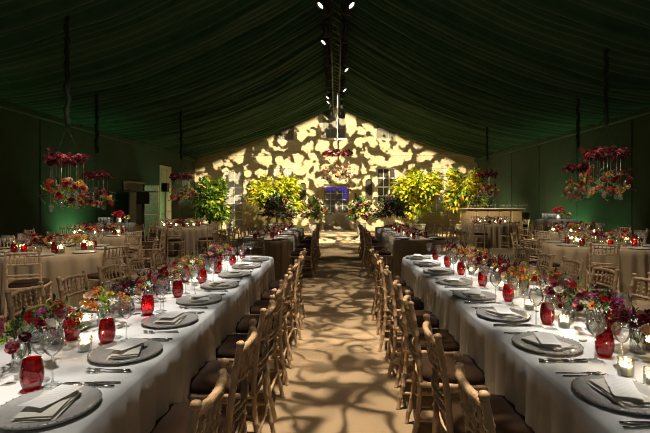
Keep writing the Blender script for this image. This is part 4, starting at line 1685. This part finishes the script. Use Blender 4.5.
# ------------------------------------------------------------------ light
def aim(o, target):
    d_ = Vector(target) - o.location
    o.rotation_euler = d_.to_track_quat('-Z', 'Y').to_euler()


def spot(loc, target, power, angle, blend=.5, c=(1, .86, .62), size=.06, gobo=None, name='spot_lamp', shutter=None, side=None):
    l = bpy.data.lights.new(name, 'SPOT')
    l.energy, l.color, l.spot_size, l.spot_blend, l.shadow_soft_size = power, c, R(angle), blend, size
    o = link(name, l, None, loc)
    aim(o, target)
    if gobo:
        scale, lo, hi, dark, dist, seed, kind = gobo
        l.use_nodes = True
        nt = l.node_tree
        em = nt.nodes['Emission']
        tc = nd(nt, 'ShaderNodeTexCoord')
        sp = nd(nt, 'ShaderNodeSeparateXYZ')
        nt.links.new(tc.outputs['Normal'], sp.inputs[0])
        dx = nd(nt, 'ShaderNodeMath', operation='DIVIDE')
        dy = nd(nt, 'ShaderNodeMath', operation='DIVIDE')
        nt.links.new(sp.outputs['X'], dx.inputs[0])
        nt.links.new(sp.outputs['Z'], dx.inputs[1])
        nt.links.new(sp.outputs['Y'], dy.inputs[0])
        nt.links.new(sp.outputs['Z'], dy.inputs[1])
        cb = nd(nt, 'ShaderNodeCombineXYZ')
        cb.inputs[2].default_value = seed
        nt.links.new(dx.outputs[0], cb.inputs[0])
        nt.links.new(dy.outputs[0], cb.inputs[1])
        nz = nd(nt, 'ShaderNodeTexNoise', Scale=scale * .8, Detail=2.0)
        nt.links.new(cb.outputs[0], nz.inputs['Vector'])
        ad = nd(nt, 'ShaderNodeVectorMath', operation='MULTIPLY_ADD')
        ad.inputs[1].default_value = (dist / scale,) * 3
        nt.links.new(nz.outputs['Color'], ad.inputs[0])
        nt.links.new(cb.outputs[0], ad.inputs[2])
        def noise_at(sc, det, off):
            o2 = nd(nt, 'ShaderNodeVectorMath', operation='ADD')
            o2.inputs[1].default_value = (off, off * .7, off * 1.3)
            nt.links.new(ad.outputs[0], o2.inputs[0])
            q = nd(nt, 'ShaderNodeTexNoise', Scale=sc, Detail=det)
            nt.links.new(o2.outputs[0], q.inputs['Vector'])
            return q.outputs['Fac']

        def math(op, x, y_, z_=None):
            q = nd(nt, 'ShaderNodeMath', operation=op)
            for k_, v_ in enumerate((x, y_, z_)):
                if v_ is None:
                    continue
                if isinstance(v_, (int, float)):
                    q.inputs[k_].default_value = v_
                else:
                    nt.links.new(v_, q.inputs[k_])
            return q.outputs[0]
        if kind == 'leaf':        # gaps between leaves: round merging pools of light
            vo = nd(nt, 'ShaderNodeTexVoronoi', Scale=scale, feature='SMOOTH_F1')
            vo.inputs['Smoothness'].default_value = .35
            nt.links.new(ad.outputs[0], vo.inputs['Vector'])
            v1 = math('MULTIPLY_ADD', noise_at(scale * 2.2, 2.5, 3.0), .85, math('MULTIPLY', vo.outputs['Distance'], -1.0))
            src = math('MULTIPLY_ADD', noise_at(scale * .5, 1.0, 7.0), .75, v1)
        elif kind == 'branch':    # dark winding branches
            r1 = math('ABSOLUTE', math('SUBTRACT', noise_at(scale, .6, 1.0), .5), 0)
            r2 = math('ABSOLUTE', math('SUBTRACT', noise_at(scale * 1.3, .8, 9.0), .5), 0)
            r3 = math('SUBTRACT', .66, noise_at(scale * .8, 1.5, 5.0))
            src = math('MINIMUM', math('MINIMUM', r1, r2), r3)
        else:
            src = noise_at(scale, 1.5, 2.0)
        mr = nd(nt, 'ShaderNodeMapRange', interpolation_type='SMOOTHSTEP')
        mr.inputs['From Min'].default_value = lo
        mr.inputs['From Max'].default_value = hi
        mr.inputs['To Min'].default_value = dark
        nt.links.new(src, mr.inputs['Value'])
        last = mr.outputs[0]
        if shutter:     # barn door that keeps the beam off the tent roof
            ax = nd(nt, 'ShaderNodeMath', operation='ABSOLUTE')
            nt.links.new(dx.outputs[0], ax.inputs[0])
            k1 = nd(nt, 'ShaderNodeMath', operation='MULTIPLY_ADD')
            k1.inputs[1].default_value = -shutter[1]
            nt.links.new(ax.outputs[0], k1.inputs[0])
            nt.links.new(dy.outputs[0], k1.inputs[2])
            m3 = nd(nt, 'ShaderNodeMapRange', interpolation_type='SMOOTHSTEP')
            m3.inputs['From Min'].default_value = -shutter[0] - .015
            m3.inputs['From Max'].default_value = -shutter[0] + .015
            nt.links.new(k1.outputs[0], m3.inputs['Value'])
            m4 = nd(nt, 'ShaderNodeMath', operation='MULTIPLY')
            nt.links.new(last, m4.inputs[0])
            nt.links.new(m3.outputs[0], m4.inputs[1])
            last = m4.outputs[0]
        if side:        # barn doors along both sides of the beam
            ax = nd(nt, 'ShaderNodeMath', operation='ABSOLUTE')
            nt.links.new(dx.outputs[0], ax.inputs[0])
            m3 = nd(nt, 'ShaderNodeMapRange', interpolation_type='SMOOTHSTEP')
            m3.inputs['From Min'].default_value = side[1]
            m3.inputs['From Max'].default_value = side[0]
            nt.links.new(ax.outputs[0], m3.inputs['Value'])
            m4 = nd(nt, 'ShaderNodeMath', operation='MULTIPLY')
            nt.links.new(last, m4.inputs[0])
            nt.links.new(m3.outputs[0], m4.inputs[1])
            last = m4.outputs[0]
        nt.links.new(last, em.inputs['Strength'])
    return o


WH = (1.0, .95, .875)
# leaf patterned projectors on the house front
spot((0, 11.2, 5.05), (0, YF, 3.2), 17000, 78, .25, (1, .83, .50), .02, (23.0, .215, .365, .04, .8, 1.0, 'leaf'), 'house_projector', (.275, .455))
# leaf patterned projectors on the carpet
spot((.05, 2.6, 5.1), (.05, 2.9, 0), 1480, 62, .6, (1, .77, .50), .02, (10.0, .005, .075, .10, .6, 3.0, 'branch'), 'carpet_projector', None, (.125, .20))
spot((.05, 5.6, 5.1), (.05, 6.0, 0), 1250, 56, .8, (1, .77, .50), .02, (10.0, .005, .075, .10, .6, 9.0, 'branch'), 'carpet_projector', None, (.125, .20))
spot((.05, 8.8, 5.1), (.05, 9.2, 0), 430, 50, .6, (1, .78, .50), .03, (8.0, .02, .095, .10, .4, 4.0, 'branch'), 'carpet_projector')
spot((.05, 13.0, 5.1), (.05, 14.5, 0), 900, 62, .6, (1, .80, .52), .03, (9.0, .42, .54, .10, .6, 5.0, 'noise'), 'carpet_projector')
spot((.05, 19.0, 5.2), (.05, 20.6, 0), 1300, 36, .5, (1, .86, .6), .03, None, 'carpet_projector')
# white pin spots on the long tables
for sx, xc in ((-1, -1.42), (1, 1.55)):
    for yy in (1.35, 2.1, 2.9, 3.9, 4.9, 5.7):
        spot((xc - sx * .12, yy + .3, 5.2), (xc - sx * .08, yy, TOP), {1.35: 560, 2.1: 760, 4.9: 1350, 5.7: 1500}.get(yy, 1100), 18.5, .85, WH, .04, (14.0, .36, .56, .42, .5, 6.0 + yy + sx, 'noise'), 'table_spot')
    for yy in (9.2, 10.5, 11.8):
        spot((xc - sx * .3, yy, 5.2), (xc, yy, TOP), 800, 18, .9, WH, .04, None, 'table_spot')
# pin spots on the round tables
for (nm, cx, cy, rad, sd) in ROUND:
    hx_ = cx * .72
    spot((hx_, cy - 1.4, cz(hx_, cy - 1.4) - .30), (cx, cy, TOP - .1), 330 if sd in (1, 4) else 300, 44, .9, (1, .84, .62), .04, None, 'table_spot')
# patterned washes over the chairs and the side tables
for sx in (-1, 1):
    for yy, p in ((3.2, 460), (6.6, 400), (10.2, 210), (13.5, 150)):
        spot((sx * 1.6, yy, 4.9), (sx * 4.2, yy + .9, .6), p * 1.5, 62, .9, (1, .80, .57), .04, (6.0, .38, .58, .5, .4, 2.0 + yy + sx, 'noise'), 'side_wash')
# fill spots added to whiten the french window and the tall sash window
spot((-.3, 14.2, 4.9), (-5.43, YF, 1.9), 1300, 9, .7, (1, .9, .72), .04, None, 'window_spot')
spot((.3, 14.2, 4.9), (2.70, YF, 2.3), 600, 9, .7, (1, .9, .72), .04, None, 'window_spot')
# tree lights
for (x, yy, z, c, p) in ((-5.6, 17.5, 4.0, (1, .95, .50), 560), (-2.7, 17.4, 4.3, (1, .86, .34), 1000), (3.7, 17.4, 4.3, (1, .86, .34), 1150), (5.5, 17.0, 4.0, (1, .86, .35), 900)):
    spot((x * .6, yy, z), (x, 19.7, 1.7), p * 1.2, 48, .7, c, .05, None, 'tree_spot')
# added fill light: outside the left opening, on the bar and the service tables
spot((-8.4, 17.6, 2.9), (-9.1, 16.6, 1.7), 260, 110, .8, (1, .88, .66), .06, None, 'garden_fill')
spot((3.2, 14.4, 4.4), (6.0, 17.0, 1.2), 1700, 32, .9, (1, .80, .52), .04, None, 'bar_fill')
spot((-4.2, 11.6, 3.9), (-6.28, 12.35, 1.0), 1100, 18, .9, (1, .92, .82), .04, None, 'bar_fill')
spot((4.2, 11.6, 3.9), (6.25, 12.3, 1.1), 1300, 18, .9, (1, .92, .82), .04, None, 'bar_fill')
# fill spots added to brighten the hanging flowers and the urns
spot((0, 13.4, 5.0), (.06, 17.2, 2.8), 600, 24, .8, (1, .84, .62), .04, None, 'flower_fill')
for k, (nm, x, yy, zr, rad) in enumerate(CH):
    spot((x * .55, yy - 2.2, cz(x * .55, yy - 2.2) - .3), (x, yy, zr - .25), 430 if k in (0, 3) else 190, 20, .9, (1, .82, .62), .04, None, 'flower_fill')
for sx in (-1, 1):
    spot((sx * .3, 12.6, 5.1), (sx * 1.5, 16.0, 1.2), 700, 30, .9, (1, .80, .58), .04, None, 'flower_fill')
# green uplights washing the tent lining
for (x, yy, tx, ty, tz_, p, c) in ((-6.9, 6.6, -7.5, 6.75, 1.3, 10, 0), (-6.95, 12.0, -7.5, 12.2, 1.3, 16, 0), (-6.6, 17.9, -7.5, 17.6, 1.2, 11, 0),
                                   (6.95, 11.6, 7.5, 11.7, 1.3, 3, 0), (6.6, 14.6, 7.5, 15.0, 1.6, 16, 1), (6.6, 18.9, 7.5, 19.2, 1.6, 16, 1), (7.0, 13.3, 7.5, 13.4, 1.3, 14, 0)):
    spot((x, yy, .25), (tx, ty, tz_), p * 7, 120, 1.0, (.95, 1.0, .50) if c else (.42, 1.0, .40), .12, None, 'green_uplight')
# light of the candles on the front tables
for o in [o for o in scene.objects if o.name.startswith('votive_candle') and o.location.y < 6.3 and abs(o.location.x) < 2.2]:
    l = bpy.data.lights.new('candle_light', 'POINT')
    l.energy, l.color, l.shadow_soft_size = 1.3, (1, .66, .34), .006
    link('candle_light', l, None, (o.location.x, o.location.y, o.location.z + .056))

wd = bpy.data.worlds.new('world')
scene.world = wd
wd.use_nodes = True
wd.node_tree.nodes['Background'].inputs[0].default_value = (.70, .68, .60, 1)
wd.node_tree.nodes['Background'].inputs[1].default_value = .09

scene.view_settings.view_transform = 'Standard'
scene.view_settings.look = 'None'
scene.view_settings.exposure = 0
scene.view_settings.gamma = 1
scene.view_settings.use_curve_mapping = False
scene.cycles.pixel_filter_type = 'BLACKMAN_HARRIS'
scene.cycles.filter_width = 1.0
scene.cycles.max_bounces = 7
scene.cycles.transparent_max_bounces = 24
scene.cycles.sample_clamp_indirect = 4
scene.cycles.caustics_reflective = False
scene.cycles.caustics_refractive = False
